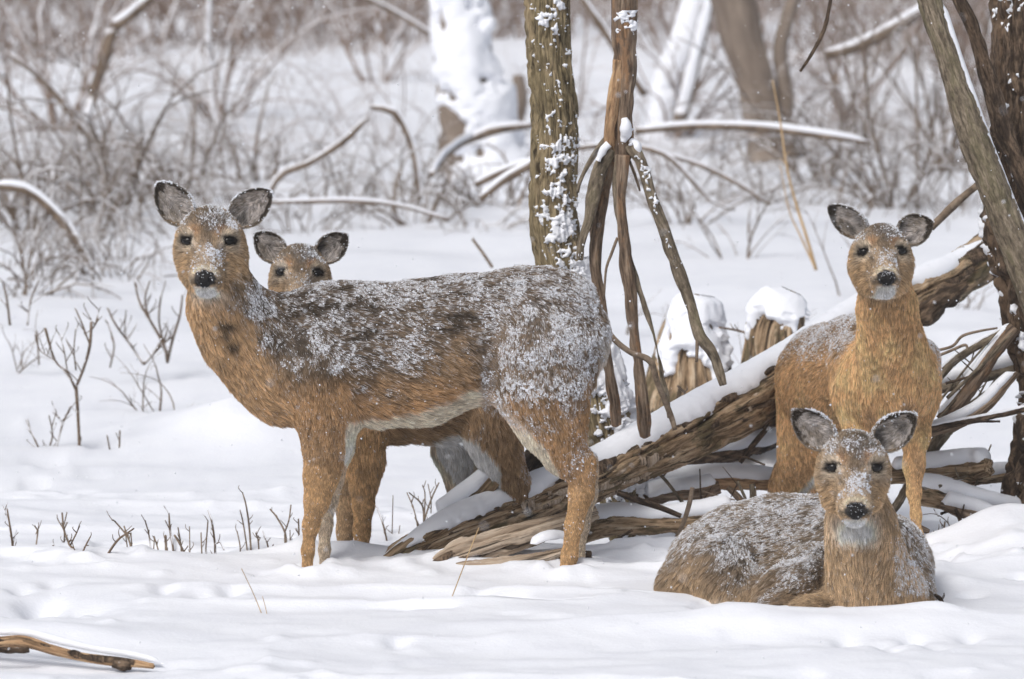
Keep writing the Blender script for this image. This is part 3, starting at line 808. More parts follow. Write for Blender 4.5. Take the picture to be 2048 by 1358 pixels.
    # grid of small stubs behind the snow bank on the left
    stubs = [
        (30, 1128, [[(30, 1130, 2.8), (24, 1080, 3), (14, 1015, 2)], [(24, 1080, 2.4), (18, 1040, 1.8), (6, 1010, 1.4)], [(27, 1085, 1.4), (33, 1060, 1.2)]], 'leaning bare stub at the far left end of the row behind the bank'),
        (140, 1090, [[(140, 1095, 2.8), (128, 1060, 2.8), (124, 1025, 2.4)], [(128, 1062, 2), (116, 1040, 1.6), (114, 1030, 1.2)], [(128, 1050, 1.8), (134, 1025, 1.6)]], 'bare stub with three prongs behind the V-shaped twig'),
        (75, 1090, [[(72, 1095, 2), (76, 1060, 2), (72, 1068, 1.5)]], 'tiny faint stub near the left end of the row'),
        (110, 1120, [[(111, 1122, 2), (106, 1090, 2.2)], [(109, 1105, 1.6), (113, 1095, 1.4)]], 'tiny stub under the three-pronged stub'),
        (225, 1120, [[(262, 1125, 2.2), (258, 1080, 2.4), (232, 1045, 2.2), (224, 1040, 2)], [(255, 1100, 1.8), (250, 1060, 1.6)]], 'double stub left of the tall slanting red twig'),
        (265, 1125, [[(266, 1132, 2.4), (262, 1095, 2.4), (248, 1052, 2)], [(264, 1110, 2), (262, 1065, 1.6)]], 'forked stub right of the slanting red twig'),
        (290, 1120, [[(302, 1105, 2.2), (298, 1070, 2), (290, 1040, 1.8)]], 'thin single stub in mid row'),
        (310, 1125, [[(322, 1122, 2.2), (314, 1092, 2), (308, 1072, 1.8)], [(306, 1118, 1.8), (309, 1075, 1.6)]], 'pair of crossed stubs in mid row'),
        (335, 1110, [[(336, 1112, 2.4), (330, 1078, 2.4)], [(332, 1090, 3.4), (331, 1072, 3.6)]], 'stub with a dark dried seed head'),
        (345, 1095, [[(346, 1095, 2.8), (340, 1060, 3), (338, 1025, 2)], [(340, 1060, 1.8), (330, 1040, 1.4)]], 'upright knobbly stub right of the seed head'),
        (372, 1120, [[(374, 1122, 3), (362, 1092, 3), (348, 1070, 2)], [(362, 1092, 2.2), (356, 1055, 1.8)], [(368, 1105, 1.8), (376, 1092, 1.5)]], 'broad leaning stub with side prongs in mid row'),
        (402, 1120, [[(404, 1122, 2), (402, 1065, 1.8)], [(380, 1122, 1.6), (379, 1053, 1.4)]], 'pair of thin straight straws in mid row'),
        (432, 1115, [[(430, 1120, 3), (430, 1090, 3), (424, 1045, 2.6), (416, 1020, 1.8)], [(412, 1095, 2), (416, 1040, 1.8)], [(430, 1090, 2), (440, 1085, 1.8), (448, 1100, 1.5)]], 'dark double stub right of the thin straws'),
        (500, 1100, [[(502, 1102, 2.6), (498, 1050, 2.6), (492, 1010, 2.2), (485, 985, 1.6)], [(494, 1098, 2), (486, 1045, 2), (480, 1020, 1.5)], [(480, 1092, 1.8), (474, 1062, 1.6)]], 'tallest curved stub of the row left of the doe forelegs'),
        (517, 1098, [[(518, 1102, 2.2), (516, 1080, 2), (512, 1068, 1.6)], [(517, 1085, 1.4), (521, 1075, 1.2)]], 'tiny two-pronged stub right of the tallest stub'),
        (540, 1105, [[(538, 1108, 2.4), (534, 1085, 2.2), (526, 1062, 1.8)], [(540, 1108, 1.8), (547, 1088, 1.6)]], 'small fan stub near the doe forelegs'),
        (570, 1095, [[(572, 1095, 2.8), (570, 1065, 2.8), (554, 1035, 2.4), (540, 1018, 2)], [(570, 1065, 2), (578, 1040, 2), (582, 1010, 2)], [(581, 1110, 1.6), (580, 1060, 1.4)]], 'Y-shaped stub left of the doe forelegs'),
        (600, 1110, [[(600, 1110, 2.4), (598, 1070, 2.4), (597, 1038, 2)]], 'straight stub touching the doe foreleg'),
        (770, 1080, [[(774, 1085, 2.6), (765, 1045, 2.4), (752, 1010, 2)], [(784, 1080, 1.6), (786, 990, 1.2)], [(796, 1080, 1.4), (800, 1050, 1.2)]], 'thin twigs between the hidden deer legs and the log'),
        (850, 1045, [[(848, 1050, 2.6), (844, 1010, 2.4), (818, 985, 1.8)], [(848, 1045, 2.4), (862, 1000, 2.4), (878, 965, 1.8)], [(848, 1045, 2), (850, 990, 1.8), (845, 970, 1.4)], [(862, 1000, 1.6), (856, 968, 1.3)]], 'branching twig fan above the log left end'),
        (820, 1060, [[(836, 1060, 2), (828, 1020, 1.8), (814, 985, 1.5)], [(840, 1060, 3), (835, 1045, 2.4), (830, 1035, 2)]], 'thin twig with pale curled leaf above the log'),
    ]
    for k, (px, py, lns, lab) in enumerate(stubs):
        Y = float(np.clip(21100 / (lns[0][0][1] + 300), 14.45, 15.5)) if px < 700 else 15.4
        # drop the first point of each line below the snow
        l2 = []
        for ln in lns:
            ln = [tuple(q) for q in ln]
            if ln[0][1] > 1060 or px > 700: ln = [(ln[0][0], ln[0][1] + 26, ln[0][2])] + ln
            l2.append(ln)
        rl = np.random.default_rng(700 + k)
        tip = l2[0][-1]
        for _ in range(2):
            q0 = l2[0][len(l2[0]) // 2]
            l2.append([(q0[0], q0[1], 1.3), (q0[0] + rl.uniform(-9, 9), q0[1] - rl.uniform(8, 16), 1.0)])
        twig_thing('twig_stub', lab, 'twig', l2, Y, M_TWIG if k % 3 else M_BRUSH2, 'twig stubs poking out behind the snow bank')
    twig_thing('twig', 'dark V-shaped forked twig standing on the bank at left', 'twig',
               [[(176, 1140, 2.6), (160, 1112, 2.6), (138, 1088, 2.4), (142, 1080, 2)], [(141, 1090, 2), (152, 1068, 1.6), (159, 1052, 1.4)], [(162, 1112, 2), (172, 1090, 1.8), (181, 1073, 1.4)], [(174, 1132, 2), (184, 1116, 1.6)], [(172, 1091, 1.2), (177, 1091, 1)]], 14.15, M_PEEL)
    twig_thing('twig', 'slanting reddish twig rising to the right on the bank at left', 'twig',
               [[(203, 1138, 3), (218, 1105, 2.8), (236, 1080, 2.6), (252, 1068, 2), (268, 1057, 1.8)], [(235, 1082, 1.5), (237, 1078, 1.5)], [(256, 1066, 1.6), (262, 1068, 1.4)]], 14.12, M_PEEL)
    for lab, ln, Y in [('longer of two fine tan grass stalks on the foreground snow', [(528, 1240, 1.0), (508, 1190, 0.9), (483, 1137, 0.8)], 13.15),
                       ('shorter fine tan grass stalk beside the longer one', [(536, 1240, 0.9), (531, 1215, 0.8), (525, 1193, 0.7)], 13.15),
                       ('long bent straw in front of the split grey wood', [(890, 1230, 1.2), (915, 1165, 1.2), (940, 1100, 1.3), (958, 1055, 1.0)], 13.3)]:
        twig_thing('grass_stalk', lab, 'grass stalk', [ln], Y, M_STRAW)
    twig_thing('twig', 'tiny dark twig in the snow right of the bedded deer', 'twig', [[(1885, 1205, 4), (1878, 1195, 5), (1870, 1190, 3)]], 13.35, M_DARK)
    twig_thing('twig', 'small three-pronged twig in the snow left of the dark tree foot', 'twig',
               [[(1888, 1098, 2.2), (1887, 1070, 2.2), (1890, 1043, 1.8)], [(1888, 1085, 1.8), (1875, 1072, 1.5), (1867, 1062, 1.3)], [(1888, 1078, 1.3), (1897, 1076, 1.2)]], 14.75, M_TWIG)
    twig_thing('twig', 'hair-thin arched shoot beside the facing deer foreleg', 'twig', [[(1912, 1078, 1.1), (1895, 1045, 1.1), (1870, 1028, 1), (1840, 1030, 0.9)]], 14.8, M_BRUSH2)


def forked_limb():
    Y = 14.75
    root = empty('forked_limb', P(1250, 640, Y), 'upside-down forked dead limb standing on its branch ends right of the furrowed trunk', 'dead limb')
    dd = bark_disp(0.004, 0.003, 60, 10, 201, 0.004)
    main = part_tube('limb', root, [(1248, -60, Y, 25), (1249, 60, Y, 24), (1250, 150, Y, 20), (1247, 220, Y, 17), (1245, 300, Y, 20), (1243, 325, Y, 17)], M_PEEL, 36, 220, dd)
    Q = [
        ([(1236, 120, Y - .02, 8), (1228, 200, Y - .02, 9), (1218, 270, Y - .02, 9), (1222, 300, Y, 8)], M_ORANGE, 'orange strip of bare torn wood'),
        ([(1222, 272, Y, 8), (1198, 295, Y, 6), (1178, 325, Y, 5), (1160, 365, Y, 5), (1155, 385, Y, 4)], M_LIMB, None),
        ([(1222, 298, Y, 14), (1200, 340, Y, 17), (1186, 395, Y, 16), (1178, 440, Y, 11), (1164, 480, Y, 8), (1160, 520, Y, 6)], M_LIMB, 'stout broken branch with rot holes'),
        ([(1222, 300, Y + .03, 14), (1208, 360, Y + .04, 17), (1196, 440, Y + .04, 15), (1190, 520, Y + .04, 13), (1200, 600, Y + .04, 12), (1208, 680, Y + .05, 10), (1225, 780, Y + .1, 9), (1232, 850, Y + .15, 8)], M_PEEL, None),
        ([(1236, 310, Y - .03, 7), (1232, 380, Y - .03, 8), (1240, 450, Y - .03, 8), (1262, 520, Y - .02, 4), (1285, 600, Y - .03, 5), (1310, 680, Y - .03, 4), (1325, 760, Y, 4), (1340, 835, Y, 4)], M_LIMB, None),
        ([(1246, 310, Y - .05, 16), (1242, 400, Y - .05, 11), (1250, 500, Y - .05, 12), (1262, 600, Y - .04, 12), (1270, 680, Y - .02, 11), (1280, 750, Y, 12), (1286, 810, Y, 13), (1290, 870, Y + .05, 12)], M_PEEL, None),
        ([(1262, 290, Y - .02, 13), (1285, 335, Y - .04, 10), (1308, 410, Y - .06, 10), (1335, 480, Y - .06, 11), (1358, 545, Y - .06, 11), (1382, 610, Y - .06, 10), (1400, 670, Y - .08, 11), (1425, 705, Y - .08, 10), (1447, 770, Y - .08, 7)], M_LIMB, 'longest branch slanting right with small snow clots'),
        ([(1258, 320, Y, 3), (1270, 350, Y, 3), (1280, 382, Y, 2)], M_TWIG, None),
        ([(1395, 655, Y - .08, 4), (1394, 700, Y - .09, 3.5), (1393, 724, Y - .09, 3)], M_TWIG, None),
        ([(1235, 475, Y - .02, 3), (1222, 510, Y - .02, 3), (1212, 540, Y - .02, 2.6), (1208, 600, Y, 2)], M_TWIG, None),
    ]
    for k, (pts, m, lab) in enumerate(Q):
        big = max(q[3] for q in pts) > 6
        part_tube('branch', root, pts, m, 20 if big else 8, 200 if big else 60, bark_disp(0.003, 0.002, 70, 12, 210 + k, 0.003) if big else None, label=lab)
    # snow clots
    a = Acc()
    for pts, th, seed in (([(1249, 20, Y, 25), (1250, 150, Y, 20), (1247, 220, Y, 17)], 0.42, 5), (Q[6][0], 0.5, 6), (Q[2][0], 0.45, 7), ([(1250, 225, Y, 18), (1250, 290, Y, 22)], 0.02, 9)):
        path, rad = px_path(pts)
        V, q = snow_patches(path, rad, 50, 260, None, seed, th, (0.35, -1, 0.5), 0.009, 45)
        a.add(V, q)
    V, F, tc = tube(*px_path([(1250, 236, Y - .03, 6), (1252, 250, Y - .035, 13), (1250, 268, Y - .03, 11), (1246, 284, Y - .03, 5)]), 16, 30, lambda tc, d, R, s: 0.3 * R * noise(tc * 60, 3)); a.add(V, F, tc)
    V, F, tc = tube(*px_path([(1262, 280, Y - .02, 6), (1272, 292, Y - .03, 11), (1278, 308, Y - .03, 7)]), 14, 24, lambda tc, d, R, s: 0.3 * R * noise(tc * 60, 4)); a.add(V, F, tc)
    V, F, tc = tube(*px_path([(1218, 288, Y - .03, 8), (1206, 300, Y - .03, 9), (1196, 322, Y - .03, 5)]), 14, 24, lambda tc, d, R, s: 0.3 * R * noise(tc * 60, 6)); a.add(V, F, tc)
    link('snow_clot', a.mesh('snow_clot'), M_SNOW, root, kind='stuff')
    # side snag that crosses from the doe rump to the main log
    e = empty('dead_branch', P(1345, 835, 14.6), 'thin snag slanting from behind the doe rump down to the main log', 'dead branch')
    part_tube('branch', e, [(1200, 640, 14.6, 5), (1230, 680, 14.6, 6), (1262, 705, 14.6, 6), (1300, 722, 14.6, 7), (1315, 765, 14.6, 6), (1342, 832, 14.65, 6), (1350, 860, 14.65, 5)], M_TWIG, 10, 100)


def furrowed_tree():
    Y = 15.15
    root = empty('furrowed_tree', P(1262, 1112, Y), 'greenish brown tree with finely furrowed bark and snow clots, leaning behind the doe rump', 'tree')
    pts = [(1090, -80, Y, 48), (1093, 0, Y, 47.5), (1098, 120, Y, 46), (1110, 230, Y, 47), (1108, 330, Y, 47), (1106, 430, Y, 49), (1122, 530, Y, 49), (1155, 640, Y, 50), (1191, 745, Y, 51), (1214, 850, Y, 58), (1232, 950, Y, 46), (1248, 1040, Y, 38), (1260, 1140, Y, 34), (1262, 1200, Y, 34)]
    path, rad = px_path(pts)

    def dd(tc, dirs, R, s):
        q = tc * np.array([95, 95, 11.0])
        w = np.stack([noise(tc * 20, 91), noise(tc * 20, 92), 0 * tc[..., 0]], -1) * 1.2
        rid = np.abs(noise(q + w, 93))
        return -0.010 * np.clip(1 - rid * 2.3, 0, 1) + 0.0035 * noise(q * np.array([1.5, 1.5, 4]), 94) + 0.004 * noise(tc * np.array([12, 12, 4.0]), 95)
    V, F, tc = tube(path, rad, 150, 430, dd); a = Acc(); a.add(V, F, tc)
    link('trunk', a.mesh('trunk'), M_TRUNK, root)
    V, q = snow_patches(path, rad, 150, 900, dd, 97, 0.31, (0.30, -1, 0), 0.0085, 42)
    link('snow_patch', mesh_np('snow_patch', V, q), M_SNOW, root, kind='stuff')
    # lower right side plastered
    lo = pts[6:12]
    path2, rad2 = px_path(lo)
    V, q = snow_patches(path2, rad2, 120, 420, dd, 99, -0.12, (1.0, -0.30, 0.1), 0.018, 30)
    link('snow_patch', mesh_np('snow_patch', V, q), M_SNOW, root, kind='stuff')


def right_trees():
    # big dark tree
    Y = 15.05
    root = empty('dark_tree', P(2080, 1060, Y), 'big dark tree with rough scaly bark cut by the right edge', 'tree')
    pts = [(2050, -80, Y, 72), (2050, 0, Y, 72), (2055, 150, Y, 74), (2060, 300, Y, 84), (2065, 420, Y, 98), (2072, 520, Y, 96), (2085, 610, Y, 92), (2110, 700, Y, 92), (2130, 800, Y, 88), (2118, 880, Y, 92), (2102, 980, Y, 98), (2100, 1060, Y, 100), (2100, 1150, Y, 104)]

    def dd(tc, dirs, R, s):
        q = tc * np.array([38, 38, 11.0]) + 0.8 * np.stack([noise(tc * 12, 1), noise(tc * 12, 2), noise(tc * 12, 3)], -1)
        rid = np.abs(noise(q, 103))
        return -0.022 * np.clip(1 - rid * 3.0, 0, 1) + 0.007 * noise(tc * np.array([60, 60, 45.0]), 104) + 0.012 * noise(tc * np.array([9, 9, 7.0]), 105)
    path, rad = px_path(pts)
    V, F, tc = tube(path, rad, 140, 360, dd); a = Acc(); a.add(V, F, tc)
    link('trunk', a.mesh('trunk'), M_DARK, root)
    V, q = snow_patches(path, rad, 120, 420, dd, 107, 0.52, (-0.35, -1, 0.1), 0.014, 20)
    link('snow_patch', mesh_np('snow_patch', V, q), M_SNOW, root, kind='stuff')
    # olive leaning tree in front
    Y2 = 14.7
    root = empty('leaning_tree', P(2130, 800, Y2), 'smooth olive brown leaning tree crossing in front of the dark tree at right', 'tree')
    pts = [(1842, -60, Y2, 24), (1858, 0, Y2, 24), (1884, 80, Y2, 25), (1914, 170, Y2, 26), (1946, 270, Y2, 28), (1976, 350, Y2, 29), (2006, 430, Y2, 31), (2036, 500, Y2, 34), (2070, 580, Y2, 38), (2120, 700, Y2, 42), (2170, 850, Y2, 44), (2210, 1150, Y2, 46)]
    path, rad = px_path(pts)
    V, F, tc = tube(path, rad, 84, 360, wood_disp(0.0035, 111, 60, 16, 0.007)); a = Acc(); a.add(V, F, tc)
    link('trunk', a.mesh('trunk'), M_LIMB, root)
    V, q = snow_cap(path[1:8], rad[1:8], 200, 0.012, 0.5, 3)
    link('snow_patch', mesh_np('snow_patch', V, q), M_SNOW, root)
    # thin dark tree between
    Y3 = 14.85
    root = empty('thin_dark_tree', P(2110, 520, Y3), 'thin dark slanting limb between the olive tree and the dark tree', 'tree')
    part_tube('trunk', root, [(1900, -60, Y3, 17), (1920, 0, Y3, 17), (1950, 70, Y3, 17), (1972, 140, Y3, 17), (1990, 200, Y3, 19), (2010, 270, Y3, 20), (2035, 330, Y3, 20), (2080, 430, Y3, 22)], M_DARK, 24, 160, bark_disp(0.003, 0.003, 40, 12, 121, 0.005))
    part_tube('branch', root, [(1960, 262, Y3, 6), (1975, 275, Y3, 6), (1990, 280, Y3, 4)], M_DARK, 8, 60)
    # knob
    e = empty('hanging_twig', P(1662, -10, 14.0), 'single dark twig hanging into the picture from the top', 'twig')
    part_tube('branch', e, [(1668, -60, 14, 3), (1660, 5, 14, 3.4), (1648, 60, 14, 4), (1625, 105, 14, 3.6), (1600, 143, 14, 2.4)], M_DARK, 8, 80, bark_disp(0.0008, 0.0005, 200, 60, 131))
    # pole leaning behind facing deer ear
    e = empty('bare_pole', P(1870, 448, 15.4), 'thin bare broken pole rising right behind the facing deer ear', 'dead branch')
    part_tube('branch', e, [(1862, 456, 15.4, 7.5), (1910, 408, 15.4, 8), (1960, 366, 15.4, 7), (1990, 345, 15.4, 6)], M_TWIG, 12, 90, bark_disp(0.001, 0.001, 100, 20, 135))


def log_thing(name, label, pts, mat, thick, ns=40, per_m=220, wide=1.15, seed=0, amp=1.0, cover=None, cat='log'):
    path, rad = px_path(pts)
    e = empty(name, path[0], label, cat)
    L = np.linalg.norm(np.diff(path, axis=0), axis=1).sum()
    dd = wood_disp(0.013 * amp, 300 + seed, 26, 2.2, 0.008 * amp)
    V, F, tc = tube(path, rad, ns, int(L * per_m), dd); a = Acc(); a.add(V, F, tc)
    link('wood', a.mesh('wood'), mat, e)
    if thick > 0:
        V, q = snow_cap(path, rad, int(L * 170), thick, wide, seed, cover)
        link('snow_cap', mesh_np('snow_cap', V, q), M_SNOW, e)
    return e


def logs():
    # main leaning log
    pts = [(690, 1162, 14.1, 8), (745, 1146, 14.13, 14), (805, 1112, 14.2, 24), (900, 1068, 14.35, 33), (1000, 1030, 14.5, 40), (1100, 990, 14.65, 44), (1200, 950, 14.8, 48), (1300, 900, 14.98, 52), (1400, 850, 15.15, 54), (1500, 795, 15.32, 56), (1600, 735, 15.5, 54), (1700, 668, 15.7, 50), (1800, 610, 15.9, 46), (1900, 560, 16.1, 44), (2000, 500, 16.3, 44)]
    e = log_thing('leaning_log', 'long weathered snow-ridged log rising from the big doe feet to the dark tree', pts, M_LOG, 0.036, 130, 250, 0.86, 1, 1.0,
                  cover=lambda s: (0.25 + 0.75 * sstep(0, 0.14, s)) * (1 - 0.5 * np.exp(-((s - 0.93) / 0.04) ** 2)))
    pth, rds = px_path(pts)
    for fc_, th_, sd_, mt_ in (((0, -.45, .9), 0.22, 701, M_DARK), ((0, -1, .1), 0.52, 711, M_DARK), ((0, -1, -.3), 0.45, 721, M_GREY)):
        V, q = snow_patches(pth, rds, 170, 800, None, sd_, th_, fc_, 0.007, np.array([26, 26, 7.0]))
        a = Acc(); a.add(V, q); link('bark_flakes', a.mesh('bark_flakes'), mt_, e, kind='stuff')
    # broken fork on it
    part_tube('broken_fork', e, [(950, 1010, 14.47, 22), (985, 965, 14.5, 24), (1015, 935, 14.52, 22), (1035, 915, 14.53, 12)], M_LOG, 40, 300, bark_disp(0.006, 0.003, 50, 8, 331, 0.006))
    cap_on(e, [(880, 1040, 14.42, 18), (935, 1000, 14.46, 20), (985, 955, 14.5, 18), (1020, 922, 14.52, 15), (1042, 905, 14.52, 7)], 0.028, 1.0, 4)
    part_tube('broken_fork', e, [(1040, 985, 14.7, 28), (1065, 945, 14.75, 32), (1090, 905, 14.8, 30), (1100, 880, 14.8, 26)], M_DARK, 40, 300, bark_disp(0.008, 0.004, 50, 10, 333, 0.008))
    # dark slab under log near right end
    part_tube('bark_slab', e, [(1825, 650, 15.85, 14), (1850, 628, 15.85, 24), (1885, 600, 15.85, 22), (1915, 580, 15.85, 15), (1935, 568, 15.85, 6)], M_DARK, 40, 300, bark_disp(0.010, 0.006, 40, 20, 335, 0.008))
    # jagged rotten root behind, dark area at 1540,800
    part_tube('broken_root', e, [(1500, 850, 15.45, 20), (1540, 815, 15.5, 45), (1570, 800, 15.6, 40), (1600, 800, 15.7, 26)], M_DARK, 40, 260, bark_disp(0.014, 0.008, 40, 10, 337, 0.012))

    # split grey wood in front
    e = empty('split_log', P(845, 1155, 14.05), 'pale grey split log with long dark cracks lying at the doe hind feet', 'log')
    def plank(pts, ns, k, squash=0.55, mat=M_GREY, lab=None):
        path, rad = px_path(pts)
        L = np.linalg.norm(np.diff(path, axis=0), axis=1).sum()
        dd = wood_disp(0.013, 340 + k, 27, 1.2, 0.003)
        V, F, tc = tube(path, rad, ns, int(L * 320), dd)
        a = Acc(); a.add(V, F, tc)
        sp = link('split_piece', a.mesh('split_piece'), mat, e, label=lab)
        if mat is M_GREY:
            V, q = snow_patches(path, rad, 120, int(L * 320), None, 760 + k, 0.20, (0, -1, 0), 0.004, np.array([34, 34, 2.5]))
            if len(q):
                a = Acc(); a.add(V, q); link('dark_bark_and_cracks', a.mesh('dark_bark_and_cracks'), M_DARK, sp, kind='stuff')  # crack darkness laid over the grey wood as thin dark-coloured shells
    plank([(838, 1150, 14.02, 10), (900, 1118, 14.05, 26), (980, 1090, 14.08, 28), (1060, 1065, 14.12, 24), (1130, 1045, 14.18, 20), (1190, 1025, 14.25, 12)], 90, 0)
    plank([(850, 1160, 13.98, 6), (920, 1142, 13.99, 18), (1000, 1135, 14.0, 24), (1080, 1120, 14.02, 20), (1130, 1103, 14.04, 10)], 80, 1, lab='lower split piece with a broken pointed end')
    plank([(1040, 1135, 14.08, 16), (1090, 1125, 14.1, 18), (1150, 1115, 14.12, 18), (1180, 1112, 14.14, 12)], 60, 2, mat=M_DARK, lab='dark rotten piece wedged beneath')
    cap_on(e, [(790, 1146, 14.05, 8), (880, 1126, 14.08, 16), (980, 1096, 14.12, 18), (1060, 1072, 14.16, 15), (1110, 1050, 14.2, 9)], 0.020, 1.2, 12)
    cap_on(e, [(1062, 1098, 14.02, 14), (1090, 1092, 14.04, 26), (1120, 1090, 14.08, 26), (1165, 1095, 14.1, 12)], 0.010, 0.9, 13)

    # horizontal logs behind between the two groups
    log_thing('fallen_log', 'smooth orange brown log lying level, snow-topped, left of the facing deer hind leg', [(1225, 968, 15.25, 16), (1300, 966, 15.3, 16), (1400, 962, 15.3, 15), (1480, 963, 15.4, 16), (1560, 968, 15.5, 16), (1610, 972, 15.6, 14)], M_ORANGE, 0.032, 50, 200, 1.1, 21, 0.35)
    log_thing('fallen_log', 'dark brown log lying level behind the doe hind leg and the bedded deer back', [(1150, 1062, 14.9, 26), (1230, 1045, 14.9, 22), (1320, 1046, 14.9, 18), (1400, 1042, 14.9, 19), (1480, 1030, 14.9, 18)], M_LOG, 0.045, 60, 240, 1.1, 23, 0.7)
    log_thing('fallen_log', 'short broken snowy log piled behind the level orange log', [(1330, 925, 15.5, 20), (1400, 915, 15.5, 20), (1470, 905, 15.5, 18), (1530, 890, 15.6, 14), (1580, 865, 15.7, 10)], M_DARK, 0.05, 40, 160, 1.3, 25, 0.6)
    log_thing('fallen_log', 'thin snowy branch piled above the short broken log', [(1440, 905, 15.6, 10), (1500, 880, 15.6, 11), (1550, 862, 15.6, 10), (1590, 850, 15.6, 9)], M_LIMB, 0.035, 24, 120, 1.2, 27, 0.3)
    log_thing('fallen_log', 'small dark log half hidden under the level orange log', [(1285, 1000, 15.15, 14), (1340, 990, 15.2, 15), (1400, 985, 15.2, 14), (1440, 975, 15.2, 10)], M_PEEL, 0.03, 24, 120, 1.1, 29, 0.5)
    # thin crossing sticks
    for lab, pts, m in [
        ('dark thin branch slanting down right from the main log', [(1235, 985, 14.55, 6), (1275, 1000, 14.55, 7), (1320, 1015, 14.55, 6), (1362, 1032, 14.55, 5)], M_DARK),
        ('crooked twig crossing the dark level log', [(1385, 975, 14.6, 4.5), (1378, 1010, 14.6, 5), (1365, 1050, 14.6, 4.5), (1348, 1080, 14.6, 4), (1310, 1110, 14.6, 4), (1280, 1132, 14.6, 3)], M_TWIG),
        ('forked twig running down left into the snow', [(1365, 1080, 14.58, 5), (1335, 1095, 14.58, 5), (1300, 1115, 14.58, 5), (1278, 1132, 14.58, 5)], M_DARK),
        ('thin dark twig in the snow under the dark level log', [(1265, 1060, 14.7, 3), (1230, 1080, 14.7, 3), (1200, 1104, 14.7, 3)], M_DARK),
        ('dark stick leaning behind the short broken log', [(1480, 925, 15.3, 5), (1510, 885, 15.3, 6), (1540, 850, 15.3, 5), (1560, 825, 15.3, 4)], M_DARK),
        ('short upright peg under the level orange log', [(1397, 1010, 15.25, 7), (1396, 985, 15.25, 7), (1395, 960, 15.25, 7)], M_LIMB),
        ('pale forked peg under the level orange log', [(1490, 1010, 15.2, 7), (1470, 988, 15.2, 7), (1455, 975, 15.2, 5)], M_PEEL),
        ('upright peg beside the facing deer hind leg', [(1507, 1010, 15.25, 7), (1506, 985, 15.25, 7), (1505, 968, 15.25, 6)], M_LIMB),
        ('fine straight twig in the open gap under the orange log', [(1405, 982, 15.0, 1.6), (1435, 992, 15.0, 1.6), (1470, 1000, 15.0, 1.4)], M_TWIG),
        ('dark curved shoot at the doe hind hoof', [(1192, 1145, 14.0, 2), (1185, 1120, 14.0, 2), (1172, 1102, 14.0, 2)], M_DARK),
        ('thin curved twig above the level orange log', [(1450, 915, 15.2, 2.4), (1490, 915, 15.2, 2.4), (1530, 930, 15.2, 2)], M_DARK)]:
        path, rad = px_path(pts)
        V, F, tc = tube(path - path[0], rad, 8, 30, None); a = Acc(); a.add(V, F, tc)
        link('dead_stick', a.mesh('dead_stick'), m, None, lab, 'stick', None, None, Vector([float(v) for v in path[0]]))

    # right hand tangle
    R = [
        ('snowy log end poking out right of the facing deer leg, upper of the low logs', [(1780, 950, 14.95, 22), (1850, 945, 14.95, 22), (1900, 940, 14.95, 20), (1945, 938, 14.95, 22), (1978, 932, 14.9, 16)], M_LOG, 0.034, 0.7, 1.1),
        ('snow-topped log running down right to the dark tree foot', [(1820, 985, 14.85, 18), (1880, 992, 14.85, 22), (1940, 1008, 14.85, 20), (2000, 1022, 14.9, 16), (2040, 1030, 14.95, 14)], M_LOG, 0.034, 0.7, 1.0),
        ('lowest snowy log ending in orange splinters at the dark tree foot', [(1880, 1010, 14.8, 10), (1920, 1022, 14.8, 16), (1960, 1034, 14.8, 18), (2000, 1046, 14.8, 12), (2020, 1054, 14.8, 6)], M_PEEL, 0.03, 0.8, 1.0),
        ('background snowy log behind the dark tree foot', [(1900, 965, 15.3, 12), (1960, 958, 15.3, 12), (2030, 950, 15.3, 12)], M_LOG, 0.04, 0.4, 1.1),
        ('snow-laden mid branch right of the facing deer shoulder', [(1860, 780, 15.1, 14), (1920, 765, 15.1, 15), (1980, 748, 15.1, 14), (2040, 735, 15.1, 12)], M_LIMB, 0.034, 0.5, 1.1),
        ('stout dark branch leaning from the facing deer toward the dark tree', [(1880, 840, 14.95, 13), (1920, 800, 14.95, 17), (1960, 745, 14.95, 17), (2000, 690, 14.95, 15), (2030, 655, 14.95, 14)], M_PEEL, 0.012, 0.5, 0.6),
        ('upper slim branch leaning toward the dark tree', [(1870, 765, 15.0, 9), (1905, 725, 15.0, 10), (1950, 695, 15.0, 9), (2000, 668, 15.0, 9), (2030, 650, 15.0, 8)], M_LIMB, 0.008, 0.3, 0.5),
        ('snowy branch fork crossing below the stout one', [(1860, 865, 14.85, 11), (1920, 845, 14.85, 13), (1970, 815, 14.85, 11), (2010, 772, 14.85, 9), (2035, 745, 14.85, 6)], M_PEEL, 0.022, 0.5, 0.9),
        ('long thin dark branch running to the right picture edge', [(1850, 862, 14.8, 9), (1900, 850, 14.8, 8), (1960, 838, 14.8, 7), (2060, 816, 14.8, 6)], M_DARK, 0.008, 0.3, 0.8),
        ('slim brown branch dropping behind the facing deer foreleg', [(1900, 850, 15.0, 14), (1870, 890, 15.0, 13), (1840, 935, 15.0, 12), (1800, 1000, 15.0, 11), (1778, 1030, 15.0, 8)], M_LIMB, 0, 0.4, 1),
        ('tan stick end beside the facing deer foreleg', [(1795, 1035, 14.55, 7), (1830, 1052, 14.55, 7), (1858, 1064, 14.55, 5)], M_PEEL, 0, 0.2, 1),
    ]
    for k, (lab, pts, m, th, amp, wd) in enumerate(R):
        big = max(q[3] for q in pts) > 12
        log_thing('fallen_branch', lab, pts, m, th, 40 if big else 14, 200 if big else 100, wd, 40 + k, amp * (0.8 if big else 0.4), cat='branch')
